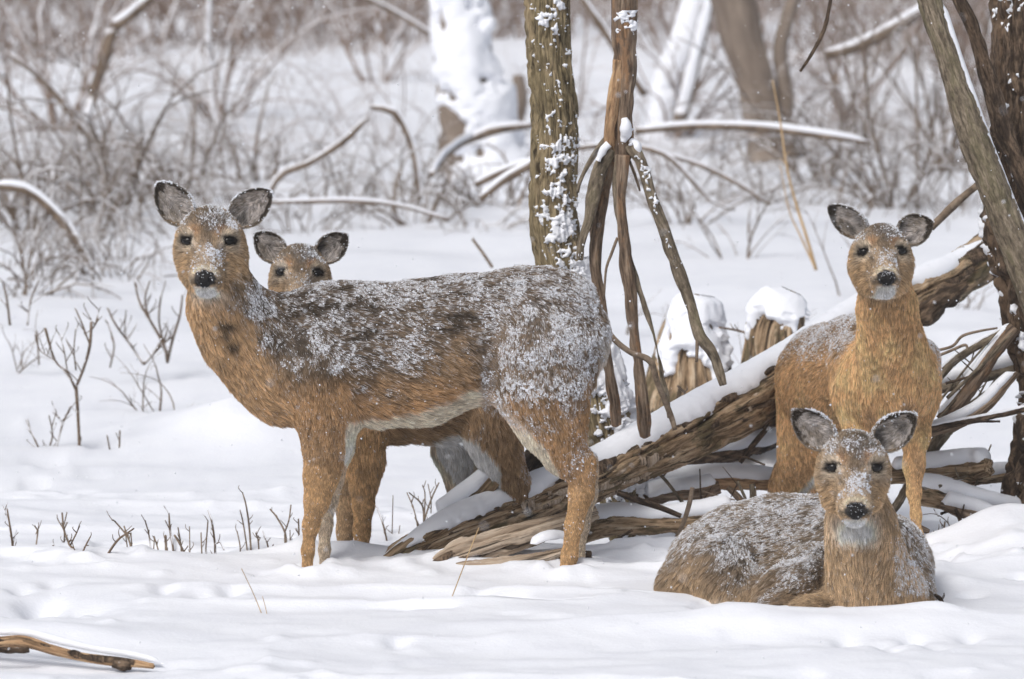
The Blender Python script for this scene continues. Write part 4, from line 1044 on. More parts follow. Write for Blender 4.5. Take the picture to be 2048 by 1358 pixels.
    for lab, ln in [('fine curved twig above the upper slim branch', [(1870, 702, 14.95, 3), (1905, 692, 14.95, 3), (1925, 672, 14.95, 3), (1960, 662, 14.95, 2.6), (1995, 656, 14.95, 2)]),
                    ('fine twig beside the facing deer shoulder', [(1868, 715, 14.9, 3), (1900, 702, 14.9, 3), (1930, 690, 14.9, 3), (1935, 700, 14.9, 2)])]:
        path, rad = px_path(ln); V, F, tc = tube(path - path[0], rad, 6, 30, None); a = Acc(); a.add(V, F, tc)
        link('dead_stick', a.mesh('dead_stick'), M_TWIG, None, lab, 'stick', None, None, Vector([float(v) for v in path[0]]))
    rs = np.random.default_rng(77)
    for k in range(22):
        if k < 10:
            x0, y0, x1, y1 = rs.uniform(1860, 1900), rs.uniform(760, 900), rs.uniform(1960, 2045), rs.uniform(640, 860); Yk = rs.uniform(14.85, 15.2); wh = 'right of the facing deer'
        elif k < 17:
            x0, y0, x1, y1 = rs.uniform(1220, 1480), rs.uniform(960, 1060), rs.uniform(1250, 1540), rs.uniform(880, 1090); Yk = rs.uniform(14.7, 15.2); wh = 'under the leaning log'
        else:
            x0, y0, x1, y1 = rs.uniform(1860, 1960), rs.uniform(930, 1040), rs.uniform(1900, 2010), rs.uniform(880, 1060); Yk = rs.uniform(14.75, 14.95); wh = 'among the low logs at right'
        mx, my = (x0 + x1) / 2 + rs.uniform(-14, 14), (y0 + y1) / 2 + rs.uniform(-14, 14); r = rs.uniform(1.8, 4.2)
        a = Acc(); b0 = P(x0, y0, Yk)
        for ln in ([(x0, y0, Yk, r), (mx, my, Yk + .03, r * .9), (x1, y1, Yk + .02, r * .6)], [(mx, my, Yk + .03, r * .6), (mx + rs.uniform(-35, 35), my - rs.uniform(15, 45), Yk, r * .35)]):
            path, rad = px_path(ln); V, F, tc = tube(path - b0, rad, 6, 16, lambda tc, d, R, s: .25 * R * noise(tc * 90, 5)); a.add(V, F, tc)
        link('dead_stick', a.mesh('dead_stick'), M_DARK if k % 2 else M_LIMB, None, 'thin forked dark stick lying in the tangle ' + wh, 'stick', 'thin sticks in the tangle ' + wh, None, Vector([float(v) for v in b0]))
    # foreground stick
    e = empty('foreground_stick', P(0, 1285, 12.45), 'peeling brown stick under drifted snow at the bottom left corner', 'stick')
    part_tube('wood', e, [(-60, 1284, 12.5, 9), (0, 1285, 12.48, 9), (45, 1285, 12.46, 11), (100, 1297, 12.44, 10), (160, 1311, 12.42, 8.5), (220, 1321, 12.4, 8.5), (270, 1327, 12.38, 7), (308, 1333, 12.36, 4)], M_ORANGE, 44, 300, bark_disp(0.004, 0.002, 70, 8, 401, 0.003))
    part_tube('dark_bark_and_cracks', e, [(-60, 1300, 12.42, 8), (0, 1300, 12.42, 7), (40, 1301, 12.42, 6), (58, 1299, 12.42, 4)], M_DARK, 16, 150, bark_disp(0.002, 0.001, 70, 20, 403))
    part_tube('dark_bark_and_cracks', e, [(228, 1325, 12.395, 10), (240, 1328, 12.39, 12.5), (252, 1329, 12.385, 12.5), (262, 1331, 12.38, 9)], M_DARK, 30, 300, bark_disp(0.002, 0.001, 90, 40, 404))
    path, rad = px_path([(-80, 1274, 12.52, 8), (0, 1276, 12.52, 10), (60, 1278, 12.5, 11), (130, 1296, 12.48, 11), (200, 1312, 12.46, 10), (260, 1320, 12.44, 8), (330, 1334, 12.4, 4)])
    V2, q2 = snow_patches(*px_path([(-60, 1284, 12.5, 9), (0, 1285, 12.48, 9), (45, 1285, 12.46, 11), (100, 1297, 12.44, 10), (160, 1311, 12.42, 8.5), (220, 1321, 12.4, 8.5), (270, 1327, 12.38, 7)]), 80, 500, None, 731, 0.16, (0, -.6, .7), 0.0022, np.array([60, 60, 14.0]))
    a = Acc(); a.add(V2, q2); link('bark_flakes', a.mesh('bark_flakes'), M_DARK, e, kind='stuff')
    path[:, 2] += .004
    V, q = snow_cap(path, rad, 260, 0.014, 1.1, 71)
    link('snow_cap', mesh_np('snow_cap', V, q), M_SNOW, e)


def stumps():
    for lab, pts, seed, th in [
        ('left broken snowy stump behind the forked limb branches', [(1392, 900, 17.3, 120), (1388, 800, 17.3, 96), (1385, 700, 17.3, 66), (1386, 640, 17.3, 44), (1392, 600, 17.3, 22), (1394, 588, 17.3, 3)], 1, 0.02),
        ('right broken brown stump with thick snow hood beside the facing deer rump', [(1545, 860, 17.2, 78), (1548, 770, 17.2, 68), (1553, 700, 17.2, 61), (1560, 650, 17.2, 54), (1572, 612, 17.2, 40), (1582, 592, 17.2, 20), (1586, 583, 17.2, 3)], 2, 0.20)]:
        path, rad = px_path(pts)
        e = empty('broken_stump', path[0], lab, 'stump')
        dd = bark_disp(0.014, 0.010, 40, 6.0, 500 + seed, 0.03)
        V, F, tc = tube(path, rad, 120, 160, dd); a = Acc(); a.add(V, F, tc)
        link('wood', a.mesh('wood'), M_LOG, e)
        V, q = snow_patches(path, rad * 1.03, 150, 200, lambda tc, d, R, s: 0.028 * noise(tc * 7, 900 + seed) + 0.006 * noise(tc * 25, 901), 510 + seed, th, (0.25, -0.5, 0.85), 0.030, 9, band=(lambda s: 3.4 * (s - 0.60)) if seed == 2 else (lambda s: 1.3 * (s - 0.45)))
        link('snow_hood', mesh_np('snow_hood', V, q), M_SNOW, e, kind='stuff')


# ------------------------------------------------------------------ deer
# coat colours
C_BODY = np.array([0.25, 0.165, 0.095]); C_DARK = np.array([0.085, 0.064, 0.048]); C_NECK = np.array([0.36, 0.235, 0.13])
C_LEG = np.array([0.43, 0.275, 0.14]); C_GREY = np.array([0.25, 0.21, 0.17]); C_WHITE = np.array([0.82, 0.78, 0.73]); C_SNOW = np.array([0.80, 0.80, 0.83])
C_TAN = np.array([0.43, 0.295, 0.17]); C_BLACK = np.array([0.02, 0.016, 0.014]); C_RUST = np.array([0.30, 0.16, 0.08])


HAZE = 0.0009
FUR_GAIN = 1.75


class Body:
    """smooth union of tapered limbs; each with fur flow, fur length and a coat tag"""
    def __init__(self): self.pr = []
    def cap(self, a, b, ra, rb, k=0.03, flow=None, fl=0.02, tag='body', sq=None):
        a = np.asarray(a, float); b = np.asarray(b, float)
        fl_dir = unit(b - a) if flow is None else unit(np.array(flow, float))
        self.pr.append(dict(a=a, b=b, ra=ra, rb=rb, k=k, flow=fl_dir, fl=fl, tag=tag, sq=sq))
    def chain(self, pts, k=0.03, flow=None, fl=0.02, tag='body', sq=None, rs=1.0):
        pp = [P(x, y, Y) for x, y, Y, r in pts]; rr = [r * pxm(Y) * rs for x, y, Y, r in pts]
        for i in range(len(pts) - 1):
            self.cap(pp[i], pp[i + 1], rr[i], rr[i + 1], k, flow, fl, tag, sq)
    @staticmethod
    def dist(q, X):
        a, b = q['a'], q['b']; p = X - a; ab = b - a
        if q['sq'] is not None:
            u, s = q['sq']; u = unit(np.array(u, float))
            p = p + (p @ u)[..., None] * u * (1 / s - 1); ab = ab + (ab @ u) * u * (1 / s - 1)
        t = np.clip((p @ ab) / max(ab @ ab, 1e-9), 0, 1)
        d = np.linalg.norm(p - t[..., None] * ab, axis=-1) - (q['ra'] + (q['rb'] - q['ra']) * t)
        if q['sq'] is not None: d = d * (0.5 + 0.5 * min(1, q['sq'][1]))
        return d
    def field(self, h):
        lo = np.min([np.minimum(q['a'], q['b']) - max(q['ra'], q['rb']) * 1.05 for q in self.pr], axis=0) - 0.03
        hi = np.max([np.maximum(q['a'], q['b']) + max(q['ra'], q['rb']) * 1.05 for q in self.pr], axis=0) + 0.03
        n = np.ceil((hi - lo) / h).astype(int) + 1
        D = np.full(n, 0.08, dtype=np.float64)
        for q in self.pr:
            m = max(q['ra'], q['rb']) * (max(1, q['sq'][1]) if q['sq'] is not None else 1) + q['k'] + 2 * h
            i0 = np.maximum(0, np.floor((np.minimum(q['a'], q['b']) - m - lo) / h).astype(int)); i1 = np.minimum(n, np.ceil((np.maximum(q['a'], q['b']) + m - lo) / h).astype(int) + 1)
            sl = tuple(slice(x, y) for x, y in zip(i0, i1))
            g = np.stack(np.meshgrid(*[lo[c] + h * np.arange(i0[c], i1[c]) for c in range(3)], indexing='ij'), -1)
            d = self.dist(q, g); e = D[sl]; k = q['k']
            hh = np.maximum(k - np.abs(d - e), 0) / k
            D[sl] = np.minimum(d, e) - hh * hh * k * 0.25
        return D, lo
    def weights(self, V):
        W = np.zeros((len(V), len(self.pr)), dtype=np.float32)
        for i, q in enumerate(self.pr):
            W[:, i] = self.dist(q, V)
        m = W.min(axis=1, keepdims=True)
        W = np.exp(-(W - m) / 0.014)
        return W / W.sum(axis=1, keepdims=True)


def surface_net(D, lo, h):
    n = np.array(D.shape)
    s = D < 0
    acc = np.zeros(tuple(n - 1) + (3,)); cnt = np.zeros(tuple(n - 1))
    for ax in range(3):
        o1, o2 = [c for c in range(3) if c != ax]
        a = [slice(None)] * 3; b = [slice(None)] * 3; a[ax] = slice(0, -1); b[ax] = slice(1, None)
        A, B = D[tuple(a)], D[tuple(b)]
        cr = (A < 0) != (B < 0)
        t = np.where(cr, A / np.where(cr, A - B, 1), 0)
        for i in (0, 1):
            for j in (0, 1):
                sl = [slice(None)] * 3
                sl[o1] = slice(i, n[o1] - 1 + i); sl[o2] = slice(j, n[o2] - 1 + j)
                c = cr[tuple(sl)]; tt = t[tuple(sl)]
                off = np.zeros(c.shape + (3,)); off[..., ax] = tt; off[..., o1] = i; off[..., o2] = j
                acc += off * c[..., None]; cnt += c
    m = cnt > 0
    idx = np.full(tuple(n - 1), -1, dtype=np.int64); idx[m] = np.arange(m.sum())
    ijk = np.stack(np.nonzero(m), -1)
    V = lo + h * (ijk + acc[m] / cnt[m][:, None])
    Q = []
    for ax in range(3):
        o1, o2 = (ax + 1) % 3, (ax + 2) % 3
        a = [slice(1, -1)] * 3; b = [slice(1, -1)] * 3; a[ax] = slice(0, n[ax] - 1); b[ax] = slice(1, n[ax])
        A = s[tuple(a)]; B = s[tuple(b)]
        for inv in (False, True):
            w = np.stack(np.nonzero(A & ~B if not inv else ~A & B), -1)
            w[:, o1] += 1; w[:, o2] += 1
            def g(d1, d2):
                c = w.copy(); c[:, o1] -= d1; c[:, o2] -= d2
                return idx[c[:, 0], c[:, 1], c[:, 2]]
            q = np.stack([g(1, 1), g(0, 1), g(0, 0), g(1, 0)], -1)
            Q.append(q if not inv else q[:, ::-1])
    return V, np.vstack(Q)


def vnormals(V, Q):
    n = np.cross(V[Q[:, 2]] - V[Q[:, 0]], V[Q[:, 3]] - V[Q[:, 1]])
    N = np.zeros_like(V)
    for c in range(4):
        for d in range(3):
            N[:, d] += np.bincount(Q[:, c], n[:, d], len(V))
    return unit(N)


def rotm(yaw, pitch, roll):
    """head frame: columns right, face-front, up; zero faces the camera (-Y), right = +X"""
    cy, sy = math.cos(yaw), math.sin(yaw); cp, sp = math.cos(pitch), math.sin(pitch); cr, sr = math.cos(roll), math.sin(roll)
    B = np.array([[1, 0, 0], [0, -1, 0], [0, 0, 1.0]])
    Rz = np.array([[cy, -sy, 0], [sy, cy, 0], [0, 0, 1]]); Rx = np.array([[1, 0, 0], [0, cp, -sp], [0, sp, cp]]); Ry = np.array([[cr, 0, sr], [0, 1, 0], [-sr, 0, cr]])
    return Rz @ Ry @ Rx @ B


EARP = np.array([[0, .36], [.08, .52], [.2, .78], [.33, .95], [.46, 1], [.6, .95], [.72, .81], [.83, .61], [.92, .38], [.975, .19], [1, .02]])


def ear_mesh(base, d, nrm, L, W, cup=0.75):
    d = unit(d); nrm = unit(nrm - d * np.dot(nrm, d)); side = np.cross(d, nrm)
    nu, nv = 30, 21
    u = np.linspace(0, 1, nu) ** 0.85; w = np.interp(u, EARP[:, 0], EARP[:, 1]) * W / 2
    thm = np.radians(np.interp(u, [0, 0.25, 0.6, 1], [115, 88, 62, 50]))
    v = np.linspace(-1, 1, nv)
    th = v[None, :] * thm[:, None]
    x = w[:, None] * np.sin(th) / np.sin(np.minimum(thm, np.pi / 2))[:, None]
    dep = -(np.cos(th) - np.cos(thm)[:, None]) * w[:, None] * cup
    Pn = base + d * (L * u)[:, None, None] + side * x[..., None] + nrm * (dep[..., None] - 0.004 - 0.010 * (u ** 2)[:, None, None])
    outw = unit(side * np.sin(th)[..., None] - nrm * np.cos(th)[..., None])
    back = Pn + outw * (0.0045 * (1 - np.abs(v)[None, :, None] ** 4) + 0.0015)
    V = np.concatenate([Pn, back[:, ::-1]], axis=1)
    m = 2 * nv
    i = np.arange(nu - 1)[:, None] * m; j = np.arange(m)[None, :]; j2 = (j + 1) % m
    q = np.stack([i + j, i + m + j, i + m + j2, i + j2], -1).reshape(-1, 4)
    rim = np.maximum(np.abs(v)[None, :] ** 2 * np.ones((nu, 1)), (u[:, None] ** 5) * np.ones((1, nv)))
    isb = np.concatenate([np.zeros((nu, nv)), np.ones((nu, nv))], axis=1)
    rim = np.concatenate([rim, rim[:, ::-1]], axis=1)
    uu = np.broadcast_to(u[:, None], (nu, m)); vv = np.broadcast_to(np.concatenate([v, v[::-1]])[None, :], (nu, m))
    out = np.concatenate([-outw, outw[:, ::-1]], axis=1)
    return V.reshape(-1, 3), q, isb.ravel(), rim.ravel(), uu.ravel(), vv.ravel(), out.reshape(-1, 3), d, side


class Head:
    def __init__(self, px, py, Y, sep_px, yaw=0, pitch=0, roll=0):
        self.o = P(px, py, Y); self.s = sep_px * pxm(Y) / 0.113; self.M = rotm(math.radians(yaw), math.radians(pitch), math.radians(roll))
    def w(self, p): return self.o + self.s * (self.M @ np.array(p, float))
    def v(self, p): return self.M @ np.array(p, float)
    def local(self, X): return ((X - self.o) @ self.M) / self.s
    def add(self, B):
        s = self.s
        def c(a, b, ra, rb, k=0.02, flow=None, fl=0.008, tag='head'):
            B.cap(self.w(a), self.w(b), ra * s, rb * s, k * s, None if flow is None else self.v(flow), fl, tag)
        c((0, -.095, .010), (0, -.082, .028), .076, .064, flow=(0, -.5, .6), tag='crown', fl=.014)
        c((-.026, -.078, .040), (.026, -.078, .040), .044, .044, flow=(0, -.5, .6), tag='crown', fl=.014)
        c((0, -.050, .045), (0, -.018, .000), .046, .042, flow=(0, -.4, 1), tag='brow', fl=.010)
        for e in (-1, 1):
            c((e * .030, -.048, .028), (e * .056, -.052, .016), .030, .030, .02, flow=(e * .4, -.5, .6), tag='brow', fl=.010)
            c((e * .046, -.027, .0185), (e * .066, -.038, .0175), .0105, .0100, .009, flow=(e * .6, .0, .7), tag='brow', fl=.007)
            c((e * .056, -.088, .004), (e * .057, -.090, -.040), .036, .042, .035, flow=(e * .7, -.8, -.5), tag='cheek', fl=.018)
            c((e * .050, -.080, -.035), (e * .045, -.065, -.090), .044, .042, .035, flow=(e * .7, -.7, -.5), tag='cheek', fl=.018)
            c((e * .020, .048, -.094), (e * .017, .076, -.104), .027, .024, .015, flow=(e * .8, -.6, .2), tag='muzzle', fl=.006)
        c((0, -.020, -.018), (0, .060, -.083), .041, .033, .028, flow=(0, -.8, .6), tag='bridge', fl=.007)
        c((0, -.050, -.060), (0, .030, -.105), .050, .036, .03, flow=(0, -.8, -.1), tag='cheek', fl=.012)
        c((0, -.085, -.085), (0, .030, -.126), .060, .027, .035, flow=(0, -.7, -.5), tag='jaw', fl=.016)
        c((0, .030, -.128), (0, .060, -.130), .021, .017, .012, flow=(0, -.5, -.8), tag='chin', fl=.010)
        c((0, -.11, -.01), (0, -.14, -.06), .072, .076, .04, flow=(0, -.5, -.8), tag='nape', fl=.022)
        self.eyes = [self.w((e * .0565, -.0285, .0)) for e in (-1, 1)]
        self.nose = self.w((0, .094, -.099))


def curves_obj(name, PT, RD, CL, mat, parent):
    """PT (n,k,3) -> hair curves object"""
    n, k, _ = PT.shape
    hc = bpy.data.hair_curves.new(name)
    hc.add_curves([k] * n)
    hc.attributes['position'].data.foreach_set('vector', np.ascontiguousarray(PT, dtype=np.float32).ravel())
    a = hc.attributes.get('radius') or hc.attributes.new('radius', 'FLOAT', 'POINT')
    a.data.foreach_set('value', np.ascontiguousarray(RD, dtype=np.float32).ravel())
    c = np.ones((n * k, 4), dtype=np.float32); c[:, :3] = CL.reshape(-1, 3)
    at = hc.attributes.new('fcol', 'FLOAT_COLOR', 'POINT'); at.data.foreach_set('color', c.ravel())
    return link(name, hc, mat, parent)


def nose_mesh(h):
    s = h.s
    b = Body()
    b.cap((-.019, -.004, .008), (.019, -.004, .008), .0135, .0135, .01)
    b.cap((-.010, .002, -.004), (.010, .002, -.004), .015, .015, .01)
    b.cap((-.004, -.001, -.018), (.004, -.001, -.018), .0095, .0095, .012)
    b.cap((0, -.012, .020), (0, -.006, .016), .013, .012, .01)
    D, lo = b.field(.0016)
    g = np.stack(np.meshgrid(*[lo[c] + .0016 * np.arange(D.shape[c]) for c in range(3)], indexing='ij'), -1)
    for e in (-1, 1):
        q = dict(a=np.array([e * .0175, .016, -.001]), b=np.array([e * .029, .006, .008]), ra=.0060, rb=.0080, sq=None)
        d = Body.dist(q, g); D = np.maximum(D, -d)
    q = dict(a=np.array([0, .020, -.002]), b=np.array([0, .016, -.03]), ra=.0018, rb=.0018, sq=None)
    D = np.maximum(D, -Body.dist(q, g))
    V, Q = surface_net(D, lo, .0016)
    V = V * np.array([.90, 0.85, .92])
    W = h.nose + s * (V @ h.M.T)
    return W, Q[:, ::-1]


def build_deer(name, label, body, head, ears, paint, nhair, seed, h=0.0072, base=None, gran=0, sculpt=()):
    rng = np.random.default_rng(seed)
    head.add(body)
    D, lo = body.field(h)
    V, Q = surface_net(D, lo, h)
    # soften the lattice a little
    for _ in range(2):
        A = np.zeros_like(V); n = np.zeros(len(V))
        for a_, b_ in ((0, 1), (1, 2), (2, 3), (3, 0)):
            for c_, d_ in ((a_, b_), (b_, a_)):
                for x in range(3): A[:, x] += np.bincount(Q[:, c_], V[Q[:, d_], x], len(V))
                n += np.bincount(Q[:, c_], minlength=len(V))
        V = 0.5 * V + 0.5 * A / np.maximum(n, 1)[:, None]
    N = vnormals(V, Q)
    vol = np.einsum('ij,ij->i', V - V.mean(0), N).mean()
    if vol < 0: Q = Q[:, ::-1]; N = -N
    W = body.weights(V)
    flow = unit(W @ np.array([q['flow'] for q in body.pr]))
    flen = W @ np.array([q['fl'] for q in body.pr])
    tags = sorted(set(q['tag'] for q in body.pr))
    T = {t: W[:, [i for i, q in enumerate(body.pr) if q['tag'] == t]].sum(axis=1) for t in tags}
    # slight muscle and coat unevenness
    spx, spy = proj(V)
    for (cx, cy, rx, ry, ang, am) in sculpt:
        ca, sa = math.cos(math.radians(ang)), math.sin(math.radians(ang))
        ux = ((spx - cx) * ca + (spy - cy) * sa) / rx; uy = (-(spx - cx) * sa + (spy - cy) * ca) / ry
        V = V + N * (am * np.exp(-ux * ux - uy * uy) * np.clip(np.abs(N[:, 1]) * 1.5, 0, 1))[:, None]
    V = V + N * (0.0035 * fbm(V * 14, 3, seed) * np.clip(flen / 0.02, 0, 1))[:, None]
    col, snow, flen2, dens = paint(V, N, T, head, flen)
    flen = flen2
    # bald round the eyes and nose
    for e in head.eyes:
        r = np.linalg.norm(V - e, axis=1) / head.s
        r2 = np.linalg.norm((head.local(V) - head.local(e[None])[0]) * np.array([.80, .8, 1.32]), axis=1)
        col = np.where((r2 < .0225)[:, None], C_BLACK, col); dens = dens * (r2 > .0212)
        dl = head.local(V) - head.local(e[None])[0]
    r = np.linalg.norm((head.local(V) - head.local(head.nose[None])[0]) * np.array([.85, 1, 1.1]), axis=1)
    dens = dens * (r > .0250); col = np.where((r < .0265)[:, None], C_BLACK, col)
    parts = [(V, Q, N, flow, flen, col, snow, dens)]
    for (bp, td, nd_, L, Wd) in ears:
        EV, EQ, isb, rim, uu, vv, out, ed, es = ear_mesh(head.w(bp), head.v(td), head.v(nd_), L * head.s, Wd * head.s)
        EN = vnormals(EV, EQ)
        if np.einsum('ij,ij->i', EN, out).mean() < 0: EQ = EQ[:, ::-1]; EN = -EN
        nz = noise(EV * 90, seed + 5)
        inner = C_GREY * 1.0 + (np.array([.52, .48, .46]) - C_GREY) * np.clip(0.45 + 0.7 * nz + 0.3 * (vv > -0.2), 0, 1)[:, None]
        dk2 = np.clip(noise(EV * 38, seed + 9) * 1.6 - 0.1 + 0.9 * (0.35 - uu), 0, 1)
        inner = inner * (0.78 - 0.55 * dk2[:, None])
        low = sstep(.55, .15, uu)[:, None]
        rimc = C_DARK * 0.40 * (1 - low) + C_TAN * 0.45 * low
        outer = np.clip(noise(EV * 20, seed + 31) * .22, -.12, .2)
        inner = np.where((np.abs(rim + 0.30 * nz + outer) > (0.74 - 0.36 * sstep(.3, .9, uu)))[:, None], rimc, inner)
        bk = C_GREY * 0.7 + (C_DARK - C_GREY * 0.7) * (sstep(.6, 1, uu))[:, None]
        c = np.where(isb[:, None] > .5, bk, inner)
        fl_ = np.where(isb > .5, .010, .006 + .018 * (1 - rim) * (1 - uu) ** 1.2)
        sn = np.where(isb > .5, np.clip(EN[:, 2] * 1.4 + 0.35 + 0.4 * nz, 0, 0.9), np.clip((rim > .985) * 0.22 + 0.04, 0, 1))
        side_in = -np.sign(vv)[:, None] * es
        ef = unit(ed[None, :] * 1.0 + np.where(isb[:, None] > .5, 0, 1) * (side_in * 0.35))
        parts.append((EV, EQ, EN, ef, fl_, c, sn, np.where(isb > .5, 1.2, 1.3)))
    off = 0; QQ = []
    for p in parts: QQ.append(p[1] + off); off += len(p[0])
    V, N, flow, flen, col, snow, dens = [np.concatenate([p[i] for p in parts]) for i in (0, 2, 3, 4, 5, 6, 7)]
    Q = np.vstack(QQ)
    base = V.mean(0) if base is None else base
    root = empty(name, base, label, 'deer')
    me = mesh_np('body', V, Q)
    under = col * 0.75 * (1 - 0.5 * snow[:, None]) + C_SNOW * 0.5 * snow[:, None] * 0.6
    vattr(me, 'fcol', np.clip(under, 0, 1), 'FLOAT_COLOR')
    link('body', me, M_SKIN, root)
    for e in head.eyes:
        bm_v, bm_f = uv_sphere(14, 10)
        EVx = e + (bm_v * np.array([.0200, .0170, .0140]) * head.s) @ head.M.T
        link('eye', mesh_np('eye', EVx, bm_f), M_EYE, root)
    NV, NQ = nose_mesh(head)
    link('nose', mesh_np('nose', NV, NQ), M_NOSE, root)

    # ---- fur
    tri = np.concatenate([Q[:, [0, 1, 2]], Q[:, [0, 2, 3]]])
    ar = 0.5 * np.linalg.norm(np.cross(V[tri[:, 1]] - V[tri[:, 0]], V[tri[:, 2]] - V[tri[:, 0]]), axis=1)
    # shorter fur needs more hairs to cover
    wt = ar * dens[tri].mean(axis=1) * np.clip((0.024 / np.maximum(flen[tri].mean(axis=1), 0.004)), 0.6, 3.0)
    cum = np.cumsum(wt); pick = np.searchsorted(cum, rng.uniform(0, cum[-1], nhair))
    pick = np.clip(pick, 0, len(tri) - 1)
    r1 = np.sqrt(rng.uniform(0, 1, nhair)); r2 = rng.uniform(0, 1, nhair)
    w3 = np.stack([1 - r1, r1 * (1 - r2), r1 * r2], -1)
    tv = tri[pick]
    ip = lambda A: np.einsum('nk,nk...->n...', w3, A[tv])
    R0 = ip(V); n0 = unit(ip(N)); f0 = ip(flow); L0 = ip(flen); c0 = ip(col); s0 = ip(snow)
    f0 = f0 + 0.28 * np.stack([noise(R0 * 30, seed + 11), noise(R0 * 30, seed + 12), noise(R0 * 30, seed + 13)], -1) + 0.25 * np.stack([noise(R0 * 9, seed + 14), noise(R0 * 9, seed + 15), noise(R0 * 9, seed + 16)], -1)
    f0 = unit(f0 - n0 * np.sum(f0 * n0, 1, keepdims=True))
    f0 = unit(f0 + rng.normal(0, 0.10, f0.shape))
    lift = np.clip(0.27 + 0.13 * noise(R0 * 22, seed + 17) + rng.normal(0, 0.05, nhair), 0.12, 0.8)[:, None]
    L = (L0 * rng.uniform(0.7, 1.15, nhair) * (1 + 0.15 * noise(R0 * 40, seed + 18)))[:, None]
    K = 5
    t = np.linspace(0, 1, K)
    PT = R0[:, None, :] + L[:, None, :] * (f0[:, None, :] * (t[None, :, None] * (0.75 + 0.25 * t[None, :, None])) + n0[:, None, :] * lift[:, None, :] * (1.6 * t - 0.75 * t ** 2)[None, :, None])
    PT[:, :, 2] -= (L * 0.10) * (t ** 2)[None, :]
    # clumping towards guide hairs
    ng = max(200, nhair // 16)
    gi = rng.choice(nhair, ng, replace=False)
    kd = KDTree(ng)
    for i, g in enumerate(gi): kd.insert(R0[g], i)
    kd.balance()
    near = np.fromiter((kd.find(p)[1] for p in R0.tolist()), dtype=np.int64, count=nhair)
    G_ = gi[near]
    ck = (0.50 * np.clip(L0 / 0.02, 0.25, 1) * rng.uniform(0.5, 1.1, nhair))[:, None, None] * (t ** 1.3)[None, :, None]
    okc = (np.linalg.norm(R0 - R0[G_], axis=1) < 0.018)[:, None, None]
    PT = PT + (PT[G_] - PT) * ck * okc
    rad = 0.00032 * (0.8 + 0.4 * rng.uniform(size=nhair))[:, None] * np.clip(1.05 - 0.75 * t ** 1.5, 0.15, 1)[None, :] * np.ones((nhair, 1))
    rad *= np.clip(L0 / 0.012, 0.75, 1.25)[:, None]
    # colours: per-hair shade, dark undercoat, snow on tips
    clump_rand = rng.uniform(0.60, 1.25, nhair)[G_]
    shade = (clump_rand * rng.uniform(0.75, 1.2, nhair) * np.where(rng.uniform(0, 1, nhair) < 0.14, 0.35, 1.0))[:, None]
    shade = np.where((c0.min(axis=1) > 0.4)[:, None], 0.3 + 0.7 * shade, shade)
    cb = np.minimum(c0 * FUR_GAIN, 0.86) * shade
    patchy = 0.45 + 0.95 * sstep(-.45, .35, noise(R0 * np.array([24, 24, 30]), seed + 19) + .4 * noise(R0 * 55, seed + 22))
    snn = s0 * 0.82 * patchy + (0.45 * noise(R0 * 75, seed + 20) + 0.38 * noise(R0 * 170, seed + 21)) * np.clip(s0 * 3, 0, 1)
    sn = (rng.uniform(0, 1, nhair) < snn).astype(float)
    sc = C_SNOW * rng.uniform(0.85, 1.05, nhair)[:, None]
    lev = np.clip((t[None, :] - (0.72 - 0.35 * np.clip(s0, 0, 1)[:, None])) * 5, 0, 1) * sn[:, None]
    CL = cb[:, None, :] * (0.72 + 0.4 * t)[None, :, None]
    pale = (rng.uniform(0, 1, nhair) < 0.16)[:, None] * np.clip((t - .45) * 3, 0, 1)[None, :] * 0.55
    CL = CL * (1 - pale[..., None]) + (np.array([.62, .52, .40]) * (0.5 + 0.5 * np.clip(cb.mean(axis=1) * 4, 0, 1))[:, None])[:, None, :] * pale[..., None]
    CL = CL * (1 - lev[..., None]) + sc[:, None, :] * lev[..., None]
    rad = rad * (1 + 0.6 * lev)
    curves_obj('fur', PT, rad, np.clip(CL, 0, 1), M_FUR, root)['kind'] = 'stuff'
    # ---- snow grains caught in the coat
    if gran:
        ww = np.clip(snn, 0, 1) ** 2 + 0.0012
        gidx = rng.choice(nhair, gran, replace=False, p=ww / ww.sum())
        c = PT[gidx, 3] + rng.normal(0, 0.0015, (gran, 3))
        rr = rng.uniform(0.0008, 0.0022, gran) * (1 + (rng.uniform(0, 1, gran) > 0.97) * 1.0)
        ov, of = octa()
        jit = rng.uniform(0.6, 1.3, (gran, len(ov), 1))
        kn = NV[rng.choice(len(NV), 160)]; kn = kn[(head.local(kn)[:, 2] > -.097) | (rng.uniform(0, 1, len(kn)) < .15)]
        c[:len(kn)] = kn; rr[:len(kn)] *= .8
        VV = c[:, None, :] + ov[None] * rr[:, None, None] * jit
        FF = (of[None] + (np.arange(gran) * len(ov))[:, None, None]).reshape(-1, 3)
        link('snow_grains', mesh_np('snow_grains', VV.reshape(-1, 3), FF, False), M_SNOW, root, kind='stuff')
    return root


def uv_sphere(nu, nv):
    th = np.linspace(0, np.pi, nv + 1); ph = np.linspace(0, 2 * np.pi, nu, endpoint=False)
    V = np.stack([np.sin(th)[:, None] * np.cos(ph), np.sin(th)[:, None] * np.sin(ph), np.cos(th)[:, None] * np.ones(nu)], -1).reshape(-1, 3)
    i = np.arange(nv)[:, None] * nu; j = np.arange(nu)[None, :]; j2 = (j + 1) % nu
    return V, np.stack([i + j, i + nu + j, i + nu + j2, i + j2], -1).reshape(-1, 4)


def octa():
    V = np.array([[1, 1, 1], [1, -1, -1], [-1, 1, -1], [-1, -1, 1.0]]) * 0.8
    F = np.array([[0, 1, 2], [0, 3, 1], [0, 2, 3], [1, 3, 2]])
    return V, F


def mixc(a, b, w): return a * (1 - w[:, None]) + b * w[:, None]


